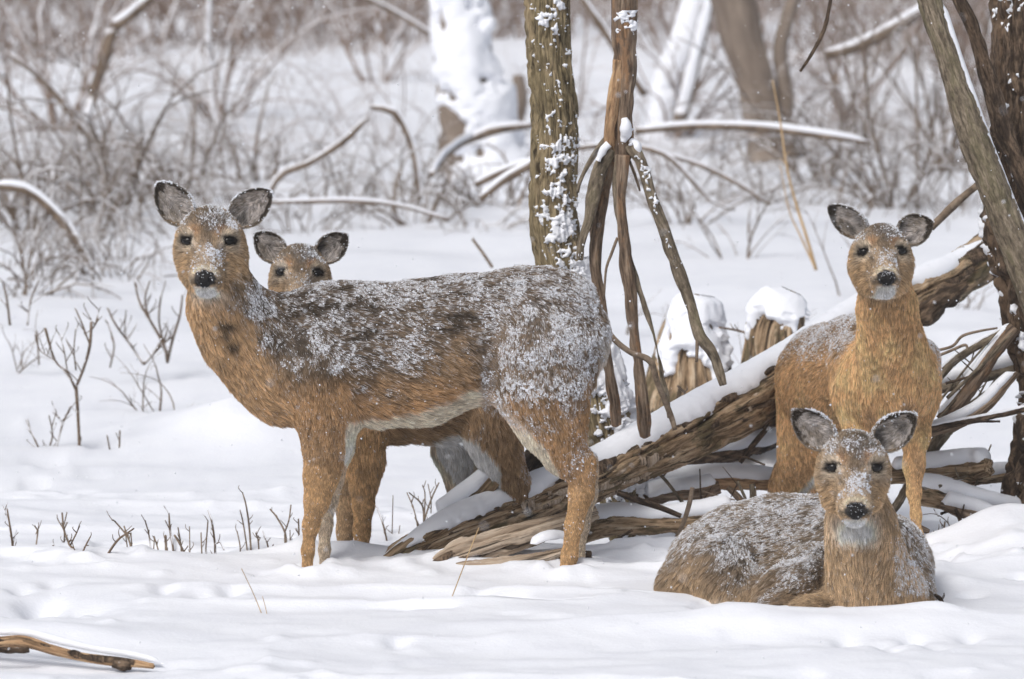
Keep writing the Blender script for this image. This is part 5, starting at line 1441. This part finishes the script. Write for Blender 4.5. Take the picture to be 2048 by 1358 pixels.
def paint_head(V, N, T, head, col, snow, amt=1.0, grey=0.3):
    """face markings shared by all the deer"""
    l = head.local(V); x, y, z = l[:, 0], l[:, 1], l[:, 2]
    isH = sum(T.get(k, 0) for k in ('crown', 'brow', 'cheek', 'muzzle', 'bridge', 'jaw', 'chin', 'nape'))
    nz = noise(l * 60, 77); n2 = noise(l * 25, 78)
    fc = C_TAN * (0.88 + 0.22 * n2 + 0.16 * nz)[:, None]
    crown = sstep(.012, .075, z + 0.016 * nz + 0.01 * n2)
    fc = mixc(fc, C_GREY * (0.50 + 0.28 * nz)[:, None], np.clip(crown * (0.85 + .3 * n2), 0, 1))
    mid = np.exp(-(x / (0.012 + 0.35 * np.clip(z + .02, 0, .1))) ** 2) * sstep(-.035, .01, z) * sstep(.10, .06, z)
    fc = mixc(fc, C_DARK, np.clip(mid * (0.75 + 0.4 * nz), 0, 1))
    browp = np.exp(-((np.abs(x) - .040) / .016) ** 2 - ((z - .028) / .014) ** 2)
    fc = mixc(fc, C_RUST, browp * 1.0)
    fc = mixc(fc, C_GREY, np.clip(T.get('bridge', 0) * (0.9) + grey * sstep(.03, .0, np.abs(z + .03)) * T.get('cheek', 0), 0, 1) * 0.8)
    for e in (-1, 1):
        r = np.sqrt(((x - e * .0565) / 1.15) ** 2 + (y + .024) ** 2 + z ** 2)
        ring = sstep(.040, .028, r) * (0.75 + 0.5 * sstep(-.01, .02, z) * sstep(.03, -.01, np.abs(x) - .045))
        fc = mixc(fc, np.array([.50, .43, .34]), np.clip(ring, 0, 1) * 0.85)
        gl = np.exp(-((x - e * (.044 + (z + .012) * .45)) / .0055) ** 2) * sstep(-.004, -.012, z) * sstep(-.052, -.03, z)
        fc = mixc(fc, C_DARK, np.clip(gl * .65, 0, 1))
        lid = np.exp(-((z - .0145 + .25 * np.abs(np.abs(x) - .0565)) / .0030) ** 2) * sstep(.026, .018, np.abs(np.abs(x) - .0565))
        fc = mixc(fc, C_DARK * .4, np.clip(lid, 0, 1))
        tear = np.exp(-((x - e * .036) / .008) ** 2 - ((z + .006) / .012) ** 2)
        fc = mixc(fc, C_WHITE * .75, tear * 0.35)
    tmp = np.exp(-((np.abs(x) - .078) / .014) ** 2) * sstep(-.07, -.02, z) * sstep(.05, .02, z)
    fc = mixc(fc, C_GREY * .75, np.clip(tmp * .5, 0, 1))
    jl = np.exp(-((np.abs(x) - .042 - (z + .09) * .25) / .012) ** 2) * sstep(-.13, -.10, z) * sstep(-.05, -.075, z)
    fc = mixc(fc, C_GREY * .8, np.clip(jl * (.4 + .4 * nz), 0, 1))
    fc = mixc(fc, C_TAN * 1.05, T.get('muzzle', 0) * 0.5)
    rn = np.linalg.norm((l - np.array([0, .094, -.099])) * np.array([.8, 1, 1]), axis=1)
    fc = mixc(fc, np.array([.62, .52, .40]), sstep(.050, .030, rn) * sstep(-.12, -.08, z) * 0.7)
    chin = np.clip(sstep(-.116, -.126, z + 0.004 * nz) * sstep(.02, .045, y) * sstep(.034, .024, np.abs(x)), 0, 1)
    fc = mixc(fc, C_WHITE * .64, chin)
    side = np.exp(-((np.abs(x) - .036) / .010) ** 2 - ((z + .108) / .012) ** 2) * sstep(.045, .065, y)
    fc = mixc(fc, C_DARK * .6, side * .75)
    thro = sstep(-.125, -.145, z + 0.006 * nz + 0.9 * np.abs(x) ** 1.5) * sstep(-.21, -.18, z) * sstep(-.095, -.055, y)
    fc = mixc(fc, C_WHITE * .76, np.clip(thro * (1 - crown) * .9, 0, 1))
    w = np.clip(isH * 1.15, 0, 1)
    col = mixc(col, fc, w)
    up = N @ head.v((0, 0.0, 1.0))
    hs = np.clip(crown * (0.45 + 0.5 * n2) * sstep(-.3, .5, up) + T.get('bridge', 0) * 1.2 * sstep(.06, .03, np.abs(x)) * sstep(.02, -.02, z) * (0.36 + 0.5 * n2), 0, 0.85) * amt
    snow = snow * (1 - w) + w * np.clip(hs + 0.03, 0, 1)
    return col, snow


def std_paint(opts):
    def f(V, N, T, head, flen):
        px, py = proj(V)
        nz = fbm(V * 18, 3, 5); n2 = noise(V * 60, 6)
        g = lambda k: T.get(k, np.zeros(len(V)))
        col = np.zeros_like(V)
        base = {'body': opts.get('body', C_BODY), 'neck': C_NECK, 'chest': C_NECK, 'leg': C_LEG, 'thigh': C_BODY * 1.12, 'rump': C_BODY, 'tail': C_BODY, 'shoulder': C_BODY}
        base.update(opts.get('cols', {}))
        for k in T:
            col += g(k)[:, None] * base.get(k, C_TAN)
        nzv = N[:, 2]
        trunkw = np.clip(g('body') + g('rump') + g('thigh') + g('shoulder'), 0, 1)
        # darker back, paler flanks: the coat's own grading
        col = mixc(col, C_DARK * 1.25, trunkw * sstep(opts.get('dz0', 0.05), 0.8, nzv + 0.2 * nz) * 0.7)
        col = col * (1 + 0.22 * nz[:, None])
        snow = trunkw * np.clip((nzv - opts.get('sn0', 0.0)) * opts.get('sng', 1.2) + 0.45 * nz, 0, 0.92)
        snow = np.maximum(snow, g('neck') * np.clip(nzv * 0.9 + 0.3 * nz, 0, 0.6))
        snow = snow + 0.02
        dens = np.ones(len(V))
        if 'extra' in opts:
            col, snow, flen, dens = opts['extra'](V, N, T, px, py, col, snow, flen, dens, nz, n2)
        col, snow = paint_head(V, N, T, head, col, snow, opts.get('hs', 1.0), opts.get('grey', .3))
        return np.clip(col, 0.008, 0.9), np.clip(snow, 0, 0.95), flen, dens
    return f


def big_doe():
    b = Body(); Y = 14.0
    sqy = ((0, 1, 0), 0.74)
    bk = (1, 0, -0.22)
    b.chain([(580, 708, Y, 106), (700, 708, Y, 127)], .05, bk, .025, 'shoulder', sqy)
    b.chain([(700, 708, Y, 127), (830, 698, Y, 126), (930, 680, Y, 121), (1050, 662, Y, 118)], .05, bk, .025, 'body', sqy)
    b.chain([(1050, 662, Y, 118), (1100, 656, Y, 108), (1132, 684, Y, 76)], .05, (1, 0, -0.6), .023, 'rump', sqy)
    b.chain([(525, 695, Y - .01, 84), (570, 750, Y, 86)], .05, (.8, 0, -.8), .024, 'neck', sqy)
    b.chain([(515, 755, Y, 38), (560, 788, Y, 44), (650, 812, Y, 44)], .05, (1, 0, -.2), .026, 'chest', ((0, 1, 0), 1.3))
    b.chain([(750, 802, Y, 46), (850, 790, Y, 46), (930, 755, Y, 38)], .05, (1, 0, -.1), .028, 'body', ((0, 1, 0), 1.4))
    # withers ridge and neck
    b.chain([(560, 640, Y, 44), (640, 628, Y, 46), (740, 622, Y, 42)], .05, (1, 0, -.1), .030, 'shoulder')
    b.chain([(442, 565, Y - .11, 60), (452, 615, Y - .07, 68), (486, 665, Y - .03, 80), (545, 712, Y, 96)], .05, (.45, 0, -1), .022, 'neck')
    # hind quarter near (toward camera) and far
    for side, dy in ((-1, -.075), (1, .095)):
        yo = Y + dy
        ox = 0 if side < 0 else 14
        b.chain([(1085, 700, yo, 92), (1092, 780, yo, 82), (1108, 850, yo, 62)], .045, (.25, 0, -1), .018, 'thigh')
        b.chain([(1108, 850, yo, 60), (1128, 905, yo, 40), (1160 + ox * .2, 945, yo, 29)], .035, (.1, 0, -1), .010, 'thigh')
        b.chain([(1172 + ox * .3, 922, yo, 20), (1163 + ox * .5, 985, yo, 23), (1148 + ox, 1050, yo, 16), (1139 + ox, 1110, yo, 14.5), (1128 + ox, 1175, yo, 16)], .02, (0, 0, -1), .006, 'leg')
    b.chain([(1025, 775, Y - .02, 40), (1078, 850, Y - .03, 36)], .05, (.4, 0, -1), .022, 'thigh')
    # forelegs
    for side, dy in ((-1, -.07), (1, .085)):
        yo = Y + dy
        ox = 0 if side < 0 else 20
        b.chain([(620, 740, yo, 75), (655, 830, yo, 54), (655 + ox * .3, 890, yo, 46)], .045, (.2, 0, -1), .014, 'shoulder')
        b.chain([(652 + ox * .2, 890, yo, 42), (643 + ox * .5, 950, yo, 32), (634 + ox * .8, 1000, yo, 25)], .03, (0, 0, -1), .008, 'leg')
        b.chain([(634 + ox * .8, 1000, yo, 22), (622 + ox * 1.4, 1050, yo, 14.5 - ox * .06), (616 + ox * 1.65, 1100, yo, 11 - ox * .07), (612 + ox * 1.75, 1175, yo, 12 - ox * .07)], .02, (0, 0, -1), .006, 'leg')
    b.chain([(1158, 640, Y, 24), (1178, 690, Y, 20), (1180, 760, Y + .02, 11)], .03, (.12, 0, -1), .030, 'tail')
    hd = Head(415, 483, 13.80, 79, yaw=-2, pitch=0, roll=0)
    ears = [((-.058, -.066, .048), (-.66, -.05, .80), (-.10, 1, .10), .148, .100), ((.060, -.066, .048), (.82, -.05, .64), (.15, 1, .05), .146, .098)]

    def extra(V, N, T, px, py, col, snow, flen, dens, nz, n2):
        z = np.zeros(len(V))
        g = lambda k: T.get(k, z)
        body = np.clip(g('body') + g('rump') + g('thigh') + g('shoulder'), 0, 1)
        # underside white band with a crisp curved edge
        belly_y = np.interp(px, [600, 700, 800, 880, 930, 965, 1000, 1040, 1080, 1110, 1130], [975, 838, 826, 804, 778, 772, 800, 838, 878, 922, 985])
        bel = sstep(-3, 6, py - belly_y + 6 * n2) * (px > 690) * (px < 1135)
        fr = ((g('leg') < .6) | (px > 1000)) * ((px < 1085) | (py < 1000))
        bel = bel * fr
        col = mixc(col, C_WHITE, np.clip(bel, 0, 1))
        # inner foreleg pale stripe
        ins = sstep(690, 700, px + 0.0 * py) * sstep(860, 880, py) * (px < 760) * 0.8
        col = mixc(col, C_WHITE, np.clip(ins * (g('leg') + g('shoulder')), 0, 1))
        far = sstep(Y + .0, Y + .03, V[:, 1]) * np.clip(g('leg') + g('thigh') * (py > 930), 0, 1)
        col = mixc(col, np.array([.50, .42, .33]), far * .85)
        # white fringe at the rump edge
        fringe = sstep(1188, 1204, px + 4 * n2) * sstep(650, 680, py) * sstep(860, 820, py)
        col = mixc(col, C_WHITE * .9, fringe * .8)
        # tan neck front against the dark shoulder
        neckw = np.clip(g('neck') + g('chest'), 0, 1)
        dark = sstep(468, 515, px - (py - 640) * 0.62 + 26 * nz) * sstep(830, 700, py) * sstep(830, 640, px)
        col = mixc(col, C_DARK * .75, np.clip(dark * (0.85 + .6 * nz), 0, 1))
        snow = snow * (1 - neckw) + neckw * dark * (0.38 + 0.5 * nz) + 0.03
        # warm low flank
        low = sstep(740, 800, py + 25 * nz) * body
        col = mixc(col, np.array([.36, .21, .10]), low * .6)
        # snow cover: strong on the back, ragged lower limit
        lim = np.interp(px, [500, 600, 700, 800, 880, 940, 960, 1050, 1150, 1220], [640, 700, 745, 750, 700, 690, 800, 800, 800, 690])
        sb = sstep(60, -45, py - lim + 75 * nz)
        q4 = np.stack([V[:, 0] * 9 + V[:, 2] * 10 + .7 * nz, V[:, 1] * 10, V[:, 2] * 34 - V[:, 0] * 6 + .8 * nz + .5 * n2], -1)
        nz4 = noise(q4, 88) + 0.4 * noise(q4 * 2.3, 89) + .28 * sstep(720, 600, px)
        gap = sstep(.34, .46, nz4)
        br = np.exp(-(((px - 920) / 60) ** 2 + ((py - 690) / 45) ** 2))     # bare patch ahead of the haunch
        col = mixc(col, np.array([.12, .092, .07]), np.clip(sb * body * .75, 0, 1))
        edge = 1 - 0.35 * np.exp(-((px - 945) / 20) ** 2) * (py > 690)
        s = sb * (0.44 + 0.26 * np.clip(N[:, 2], 0, 1) + 0.12 * sstep(955, 975, px)) * (1 - 0.85 * gap * (px < 950)) * (1 - .7 * br) * edge
        snow = snow * (1 - body) + body * np.clip(s, 0, .9) + 0.05 * body
        col = mixc(col, C_DARK * .55, np.clip(body * gap * sb * (px < 950), 0, 1) * .9)
        # small dark oval spots on the throat side of the neck
        for cx, cy, rx, ry in ((452, 648, 26, 10), (462, 690, 14, 12), (448, 668, 12, 8)):
            k = np.exp(-(((px - cx) / rx) ** 2 + ((py - cy) / ry) ** 2) ** 1.5)
            col = mixc(col, C_DARK * .5, np.clip(k, 0, 1))
        # dusting on legs and hock whorl
        hock = np.exp(-(((px - 1150) / 35) ** 2 + ((py - 900) / 45) ** 2))
        snow = np.clip(snow + hock * .35 * (0.5 + nz), 0, 1)
        kn = np.exp(-(((px - 640) / 40) ** 2 + ((py - 880) / 60) ** 2))
        col = mixc(col, C_DARK * 1.2, kn * .5 * np.clip(.5 + nz, 0, 1))
        flen = np.where(gap * sb * body > .5, flen * .7, flen)
        return col, snow, flen, dens

    build_deer('white_tailed_deer', 'largest deer standing side-on, head turned to the camera, snow caked on its dark back', b, hd, ears,
               std_paint(dict(extra=extra)), 470000, 1, base=ground_at(880, 14.0), gran=32000,
               sculpt=[(965, 730, 26, 90, 12, -.016), (1040, 740, 60, 80, 0, .010), (735, 770, 26, 80, 15, -.012), (640, 760, 45, 70, -25, .012), (560, 660, 22, 80, -35, -.010), (1075, 590, 40, 26, 0, .008), (1120, 800, 16, 60, -10, -.008), (1168, 905, 10, 40, -25, -.006), (640, 1000, 22, 22, 0, .004), (655, 890, 14, 50, 0, .006)])


def facing_deer():
    b = Body()
    b.chain([(1771, 560, 14.33, 48), (1775, 620, 14.37, 52), (1781, 690, 14.43, 61), (1790, 750, 14.5, 80)], .05, (0, -.1, -1), .016, 'neck')
    b.chain([(1775, 760, 14.56, 98), (1770, 790, 14.62, 92)], .05, (0, -.1, -1), .017, 'chest')
    for x in (1712, 1832):
        b.chain([(x, 720, 14.66, 46), (x - 4 if x < 1800 else x + 2, 790, 14.62, 42)], .05, (0, .2, -1), .022, 'shoulder')
    b.chain([(1745, 740, 14.75, 96), (1710, 745, 14.95, 102), (1660, 755, 15.2, 98)], .05, (-.2, 1, -.5), .019, 'body')
    b.chain([(1755, 672, 14.72, 52), (1715, 700, 14.95, 54), (1665, 715, 15.2, 58)], .05, (-.2, 1, -.3), .019, 'body')
    b.chain([(1650, 755, 15.2, 92), (1640, 790, 15.32, 82)], .05, (-.2, .6, -1), .020, 'rump')
    # hind legs
    b.chain([(1618, 800, 15.28, 58), (1612, 860, 15.26, 50), (1606, 905, 15.28, 42), (1580, 950, 15.36, 28), (1566, 975, 15.38, 22), (1566, 1040, 15.36, 17), (1570, 1120, 15.34, 15)], .04, (0, 0, -1), .016, 'thigh')
    b.chain([(1680, 810, 15.25, 55), (1672, 880, 15.22, 44), (1655, 930, 15.28, 28), (1640, 970, 15.34, 22), (1640, 1120, 15.32, 15)], .04, (0, 0, -1), .016, 'thigh')
    # forelegs
    b.chain([(1824, 815, 14.60, 42), (1830, 870, 14.55, 27), (1828, 930, 14.53, 18), (1828, 985, 14.52, 13)], .03, (0, 0, -1), .008, 'leg')
    b.chain([(1828, 985, 14.52, 13), (1832, 1030, 14.50, 9.5), (1837, 1070, 14.49, 8), (1842, 1125, 14.46, 9)], .02, (0, 0, -1), .005, 'leg')
    b.chain([(1728, 820, 14.60, 46), (1722, 900, 14.55, 32), (1720, 985, 14.53, 18)], .03, (0, 0, -1), .012, 'leg')
    b.chain([(1720, 985, 14.53, 17), (1722, 1040, 14.5, 13), (1722, 1120, 14.49, 12)], .02, (0, 0, -1), .007, 'leg')
    hd = Head(1766, 501, 14.20, 65, yaw=1, pitch=-11, roll=-1)
    hd.s *= 1.08
    ears = [((-.050, -.066, .058), (-.74, -.02, .56), (-.36, .80, -.46), .150, .096), ((.056, -.064, .052), (.92, -.02, .40), (.12, 1, .10), .124, .100)]
    tan = np.array([.52, .33, .172])

    def extra(V, N, T, px, py, col, snow, flen, dens, nz, n2):
        z = np.zeros(len(V)); g = lambda k: T.get(k, z)
        body = np.clip(g('body') + g('rump') + g('thigh') + g('shoulder'), 0, 1)
        sb = sstep(40, -30, py - np.interp(px, [1550, 1620, 1700, 1740], [690, 715, 700, 690]) + 40 * nz) * (px < 1745)
        s = body * np.clip(sb * (.35 + .4 * nz + .35 * N[:, 2]), 0, .9)
        s = np.maximum(s, body * sstep(.35, .8, N[:, 2]) * .75)
        edge = sstep(1862, 1880, px) * sstep(620, 650, py) * sstep(760, 700, py)
        snow = np.clip(s + edge * .6, 0, 1) + 0.015
        col = mixc(col, C_WHITE, np.clip(np.exp(-((px - 1632 + (py - 950) * .8) / 7) ** 2) * (py > 935) * (py < 1010), 0, 1) * .8)
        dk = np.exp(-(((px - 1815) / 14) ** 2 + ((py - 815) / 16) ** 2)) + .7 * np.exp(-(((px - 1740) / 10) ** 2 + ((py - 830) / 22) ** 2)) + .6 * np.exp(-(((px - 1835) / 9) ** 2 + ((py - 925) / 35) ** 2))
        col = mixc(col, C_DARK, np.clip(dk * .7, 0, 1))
        return col, snow, flen, dens

    build_deer('white_tailed_deer', 'tan deer standing at right facing the camera with neck raised and ears spread sideways', b, hd, ears,
               std_paint(dict(extra=extra, body=tan * .92, cols={'neck': tan, 'chest': tan, 'rump': tan * .85, 'thigh': tan * .9, 'shoulder': tan * .92, 'leg': tan * 1.02}, hs=.8, grey=.2)), 320000, 2,
               base=ground_at(1760, 14.8), gran=11000,
               sculpt=[(1768, 800, 14, 60, 0, -.012), (1722, 770, 26, 60, 10, .012), (1828, 760, 24, 60, -5, .010), (1675, 770, 18, 80, 5, -.014), (1756, 690, 9, 70, 8, -.006), (1800, 690, 9, 70, -8, -.006)])


def bedded_deer():
    b = Body()
    b.chain([(1715, 1000, 13.18, 54), (1722, 1060, 13.2, 62), (1732, 1120, 13.24, 70), (1748, 1185, 13.28, 84), (1752, 1240, 13.3, 90)], .05, (0, -.1, -1), .022, 'neck')
    b.chain([(1765, 1200, 13.34, 86), (1768, 1260, 13.36, 88)], .05, (.2, -.1, -1), .022, 'chest')
    b.chain([(1790, 1070, 13.42, 34), (1808, 1130, 13.46, 42), (1822, 1200, 13.44, 38), (1824, 1260, 13.42, 40)], .05, (.3, .3, -1), .026, 'shoulder')
    b.chain([(1765, 1120, 13.55, 92), (1660, 1112, 13.62, 108), (1560, 1112, 13.66, 112), (1480, 1120, 13.66, 104)], .06, (-1, .1, -.25), .028, 'body')
    b.chain([(1740, 1200, 13.5, 86), (1640, 1205, 13.52, 80), (1520, 1205, 13.55, 80)], .06, (-1, .1, -.25), .024, 'body')
    b.chain([(1480, 1120, 13.66, 100), (1425, 1145, 13.62, 88), (1380, 1190, 13.56, 62), (1345, 1225, 13.52, 34), (1325, 1262, 13.5, 22)], .05, (-.8, 0, -.7), .026, 'rump')
    b.chain([(1440, 1150, 13.5, 74), (1470, 1200, 13.42, 62), (1490, 1250, 13.36, 44)], .05, (-.3, 0, -1), .022, 'thigh')
    b.chain([(1630, 1150, 13.42, 62), (1575, 1195, 13.32, 58), (1540, 1235, 13.24, 44)], .035, (-.9, 0, -.5), .022, 'thigh')
    b.chain([(1680, 1215, 13.28, 40), (1620, 1232, 13.2, 34), (1565, 1245, 13.14, 22)], .03, (-1, 0, -.1), .014, 'leg')
    hd = Head(1709, 938, 13.0, 82, yaw=-1, pitch=4, roll=0)
    ears = [((-.058, -.062, .050), (-.74, -.03, .66), (-.12, 1, .04), .146, .096), ((.058, -.062, .050), (.80, -.03, .60), (.15, 1, .04), .142, .096)]
    tan = np.array([.37, .265, .165])

    def extra(V, N, T, px, py, col, snow, flen, dens, nz, n2):
        z = np.zeros(len(V)); g = lambda k: T.get(k, z)
        body = np.clip(g('body') + g('rump') + g('thigh') + g('shoulder'), 0, 1)
        lim = np.interp(px, [1300, 1400, 1480, 1560, 1640, 1700, 1860], [1110, 1100, 1150, 1130, 1175, 1160, 1190])
        sb = sstep(50, -45, py - lim + 55 * nz)
        snow = np.clip(body * sb * (.36 + .32 * N[:, 2] + .28 * nz), 0, .85) + .02
        col = mixc(col, C_GREY * .75, body * sb * .6)
        st = np.exp(-(((px - 1575 - (1160 - py) * .9) / 16) ** 2)) * (py > 1110) * (py < 1240)
        snow = np.clip(snow + st * .35 * body, 0, 1)
        wp = np.exp(-(((px - 1437) / 20) ** 2 + ((py - 1222) / 18) ** 2))
        col = mixc(col, C_WHITE, np.clip(wp * 1.2, 0, 1))
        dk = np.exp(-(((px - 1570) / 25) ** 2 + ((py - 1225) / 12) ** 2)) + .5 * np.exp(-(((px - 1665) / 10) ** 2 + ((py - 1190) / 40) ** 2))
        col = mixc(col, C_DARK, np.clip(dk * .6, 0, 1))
        th = sstep(1000, 1046, py) * sstep(1092, 1064, py + 5 * n2) * np.exp(-((px - 1712) / 44) ** 4) * np.clip(g('neck') * 1.5, 0, 1)
        col = mixc(col, C_WHITE * .78, np.clip(th, 0, 1))
        nk = g('neck') + g('chest')
        snow = snow * (1 - np.clip(nk, 0, 1)) + nk * (.03 + .45 * sstep(1780, 1800, px) * (py < 1180))
        return col, snow, flen, dens

    build_deer('white_tailed_deer', 'deer lying in the snow at lower right, grey frosted back, looking at the camera', b, hd, ears,
               std_paint(dict(extra=extra, body=tan, cols={'neck': tan * 1.05, 'chest': tan * 1.05, 'rump': tan * .9, 'thigh': tan * .88, 'shoulder': tan * .9, 'leg': tan * .75}, hs=.9, grey=.75)), 330000, 3,
               base=ground_at(1600, 13.4), gran=18000,
               sculpt=[(1500, 1140, 20, 70, 35, -.018), (1670, 1120, 26, 60, 10, -.012), (1560, 1060, 60, 30, 0, .008), (1420, 1120, 40, 40, 0, .010), (1740, 1130, 10, 70, 5, -.006), (1600, 1150, 60, 24, -30, .012)])


def hidden_deer():
    b = Body(); Y = 14.55
    sqy = ((0, 1, 0), 0.78); bk = (1, 0, -.2)
    b.chain([(655, 760, Y, 92), (760, 775, Y, 104), (880, 775, Y, 104), (960, 770, Y, 98)], .05, bk, .028, 'body', sqy)
    b.chain([(960, 770, Y, 96), (1010, 790, Y, 84)], .05, (1, 0, -.6), .028, 'rump', sqy)
    b.chain([(600, 610, Y - .14, 52), (608, 660, Y - .08, 60), (630, 715, Y - .03, 70), (660, 760, Y, 80)], .05, (.3, 0, -1), .026, 'neck')
    for dy, ox in ((-.06, 0), (.07, -34)):
        yo = Y + dy
        b.chain([(690, 800, yo, 60), (720 + ox * .6, 860, yo, 46), (728 + ox * .8, 920, yo, 36), (728 + ox, 965, yo, 28)], .035, (0, 0, -1), .020, 'leg')
        b.chain([(728 + ox, 965, yo, 24), (727 + ox, 1010, yo, 20), (724 + ox, 1060, yo, 15), (722 + ox, 1160, yo, 15)], .02, (0, 0, -1), .007, 'leg')
    b.chain([(1000, 820, Y - .06, 62), (985, 865, Y - .06, 52), (1000, 915, Y - .06, 38), (1025, 960, Y - .04, 28), (1030, 1010, Y - .02, 18), (1020, 1160, Y, 15)], .04, (.2, 0, -1), .020, 'thigh')
    b.chain([(930, 850, Y + .09, 60), (915, 900, Y + .08, 44), (925, 955, Y + .08, 30), (928, 1000, Y + .08, 21), (922, 1060, Y + .08, 18), (918, 1160, Y + .08, 17)], .04, (0, 0, -1), .018, 'thigh')
    hd = Head(598, 545, 14.32, 67, yaw=0, pitch=-4, roll=1)
    ears = [((-.058, -.062, .045), (-.72, -.03, .62), (-.12, 1, .04), .126, .094), ((.058, -.062, .045), (.80, -.03, .66), (.15, 1, .04), .130, .092)]

    def extra(V, N, T, px, py, col, snow, flen, dens, nz, n2):
        z = np.zeros(len(V)); g = lambda k: T.get(k, z)
        bl = np.interp(px, [700, 780, 860, 900, 940, 980, 1000], [905, 892, 882, 868, 872, 905, 930])
        bel = sstep(-3, 6, py - bl + 5 * n2) * (px > 770) * (px < 1000) * (g('leg') < .5) * (V[:, 1] < Y + .03)
        col = mixc(col, C_WHITE, np.clip(bel, 0, 1))
        far = sstep(Y, Y + .03, V[:, 1]) * g('leg')
        col = mixc(col, np.array([.40, .30, .20]), far * .6)
        inn = (V[:, 1] > Y + .0) * g('thigh') * (px < 965)
        col = mixc(col, np.array([.60, .52, .43]), np.clip(inn * (.75 + .4 * nz), 0, 1))
        return col, snow, flen, dens

    build_deer('white_tailed_deer', 'smaller deer hidden behind the largest one, only eyes, ears and legs showing', b, hd, ears,
               std_paint(dict(extra=extra, hs=1.0, grey=.8)), 220000, 4, base=ground_at(850, 14.55), gran=6000)


def snowfall():
    rng = np.random.default_rng(5)
    n = 9000
    Y = 7 + 40 * rng.uniform(0, 1, n) ** 0.8
    X = rng.uniform(-1, 1, n) * (0.13 * Y + 0.3); Z = rng.uniform(-0.05, 1, n) * 0
    lo = CAM_H - 0.175 * Y; hi = CAM_H - 0.02 * Y
    Z = lo + (hi - lo + 0.4) * rng.uniform(0, 1, n)
    gz = G(X, Y, False); Z = np.maximum(Z, gz + 0.05)
    r = rng.uniform(0.0010, 0.0030, n)
    ov, of = octa()
    VV = np.stack([X, Y, Z], -1)[:, None, :] + ov[None] * r[:, None, None] * rng.uniform(.6, 1.3, (n, 4, 1))
    FF = (of[None] + (np.arange(n) * 4)[:, None, None]).reshape(-1, 3)
    link('falling_snow', mesh_np('falling_snow', VV.reshape(-1, 3), FF, True), M_SNOW, None, 'fine snowflakes drifting through the air over the whole scene', 'snowflakes', kind='stuff')


def haze():
    x, y0, y1, z0, z1 = 480.0, -75.0, 290.0, -2.5, 11.0
    V = [[a, b, c] for a in (-x, x) for b in (y0, y1) for c in (z0, z1)]
    F = [[0, 1, 3, 2], [4, 6, 7, 5], [0, 4, 5, 1], [2, 3, 7, 6], [0, 2, 6, 4], [1, 5, 7, 3]]
    m = bpy.data.materials.new('snowy_air'); m.use_nodes = True; nt = m.node_tree; nt.nodes.clear()
    o = nt.nodes.new('ShaderNodeOutputMaterial'); v = nt.nodes.new('ShaderNodeVolumePrincipled')
    v.inputs['Color'].default_value = (0.95, 0.95, 0.97, 1); v.inputs['Density'].default_value = HAZE
    nt.links.new(v.outputs[0], o.inputs['Volume'])
    link('haze', mesh_np('haze', V, np.array(F), False), m, None, kind='stuff')


for _f in (build_background, mid_twigs, furrowed_tree, right_trees, forked_limb, logs, stumps, big_doe, facing_deer, bedded_deer, hidden_deer, snowfall, haze):
    _f()
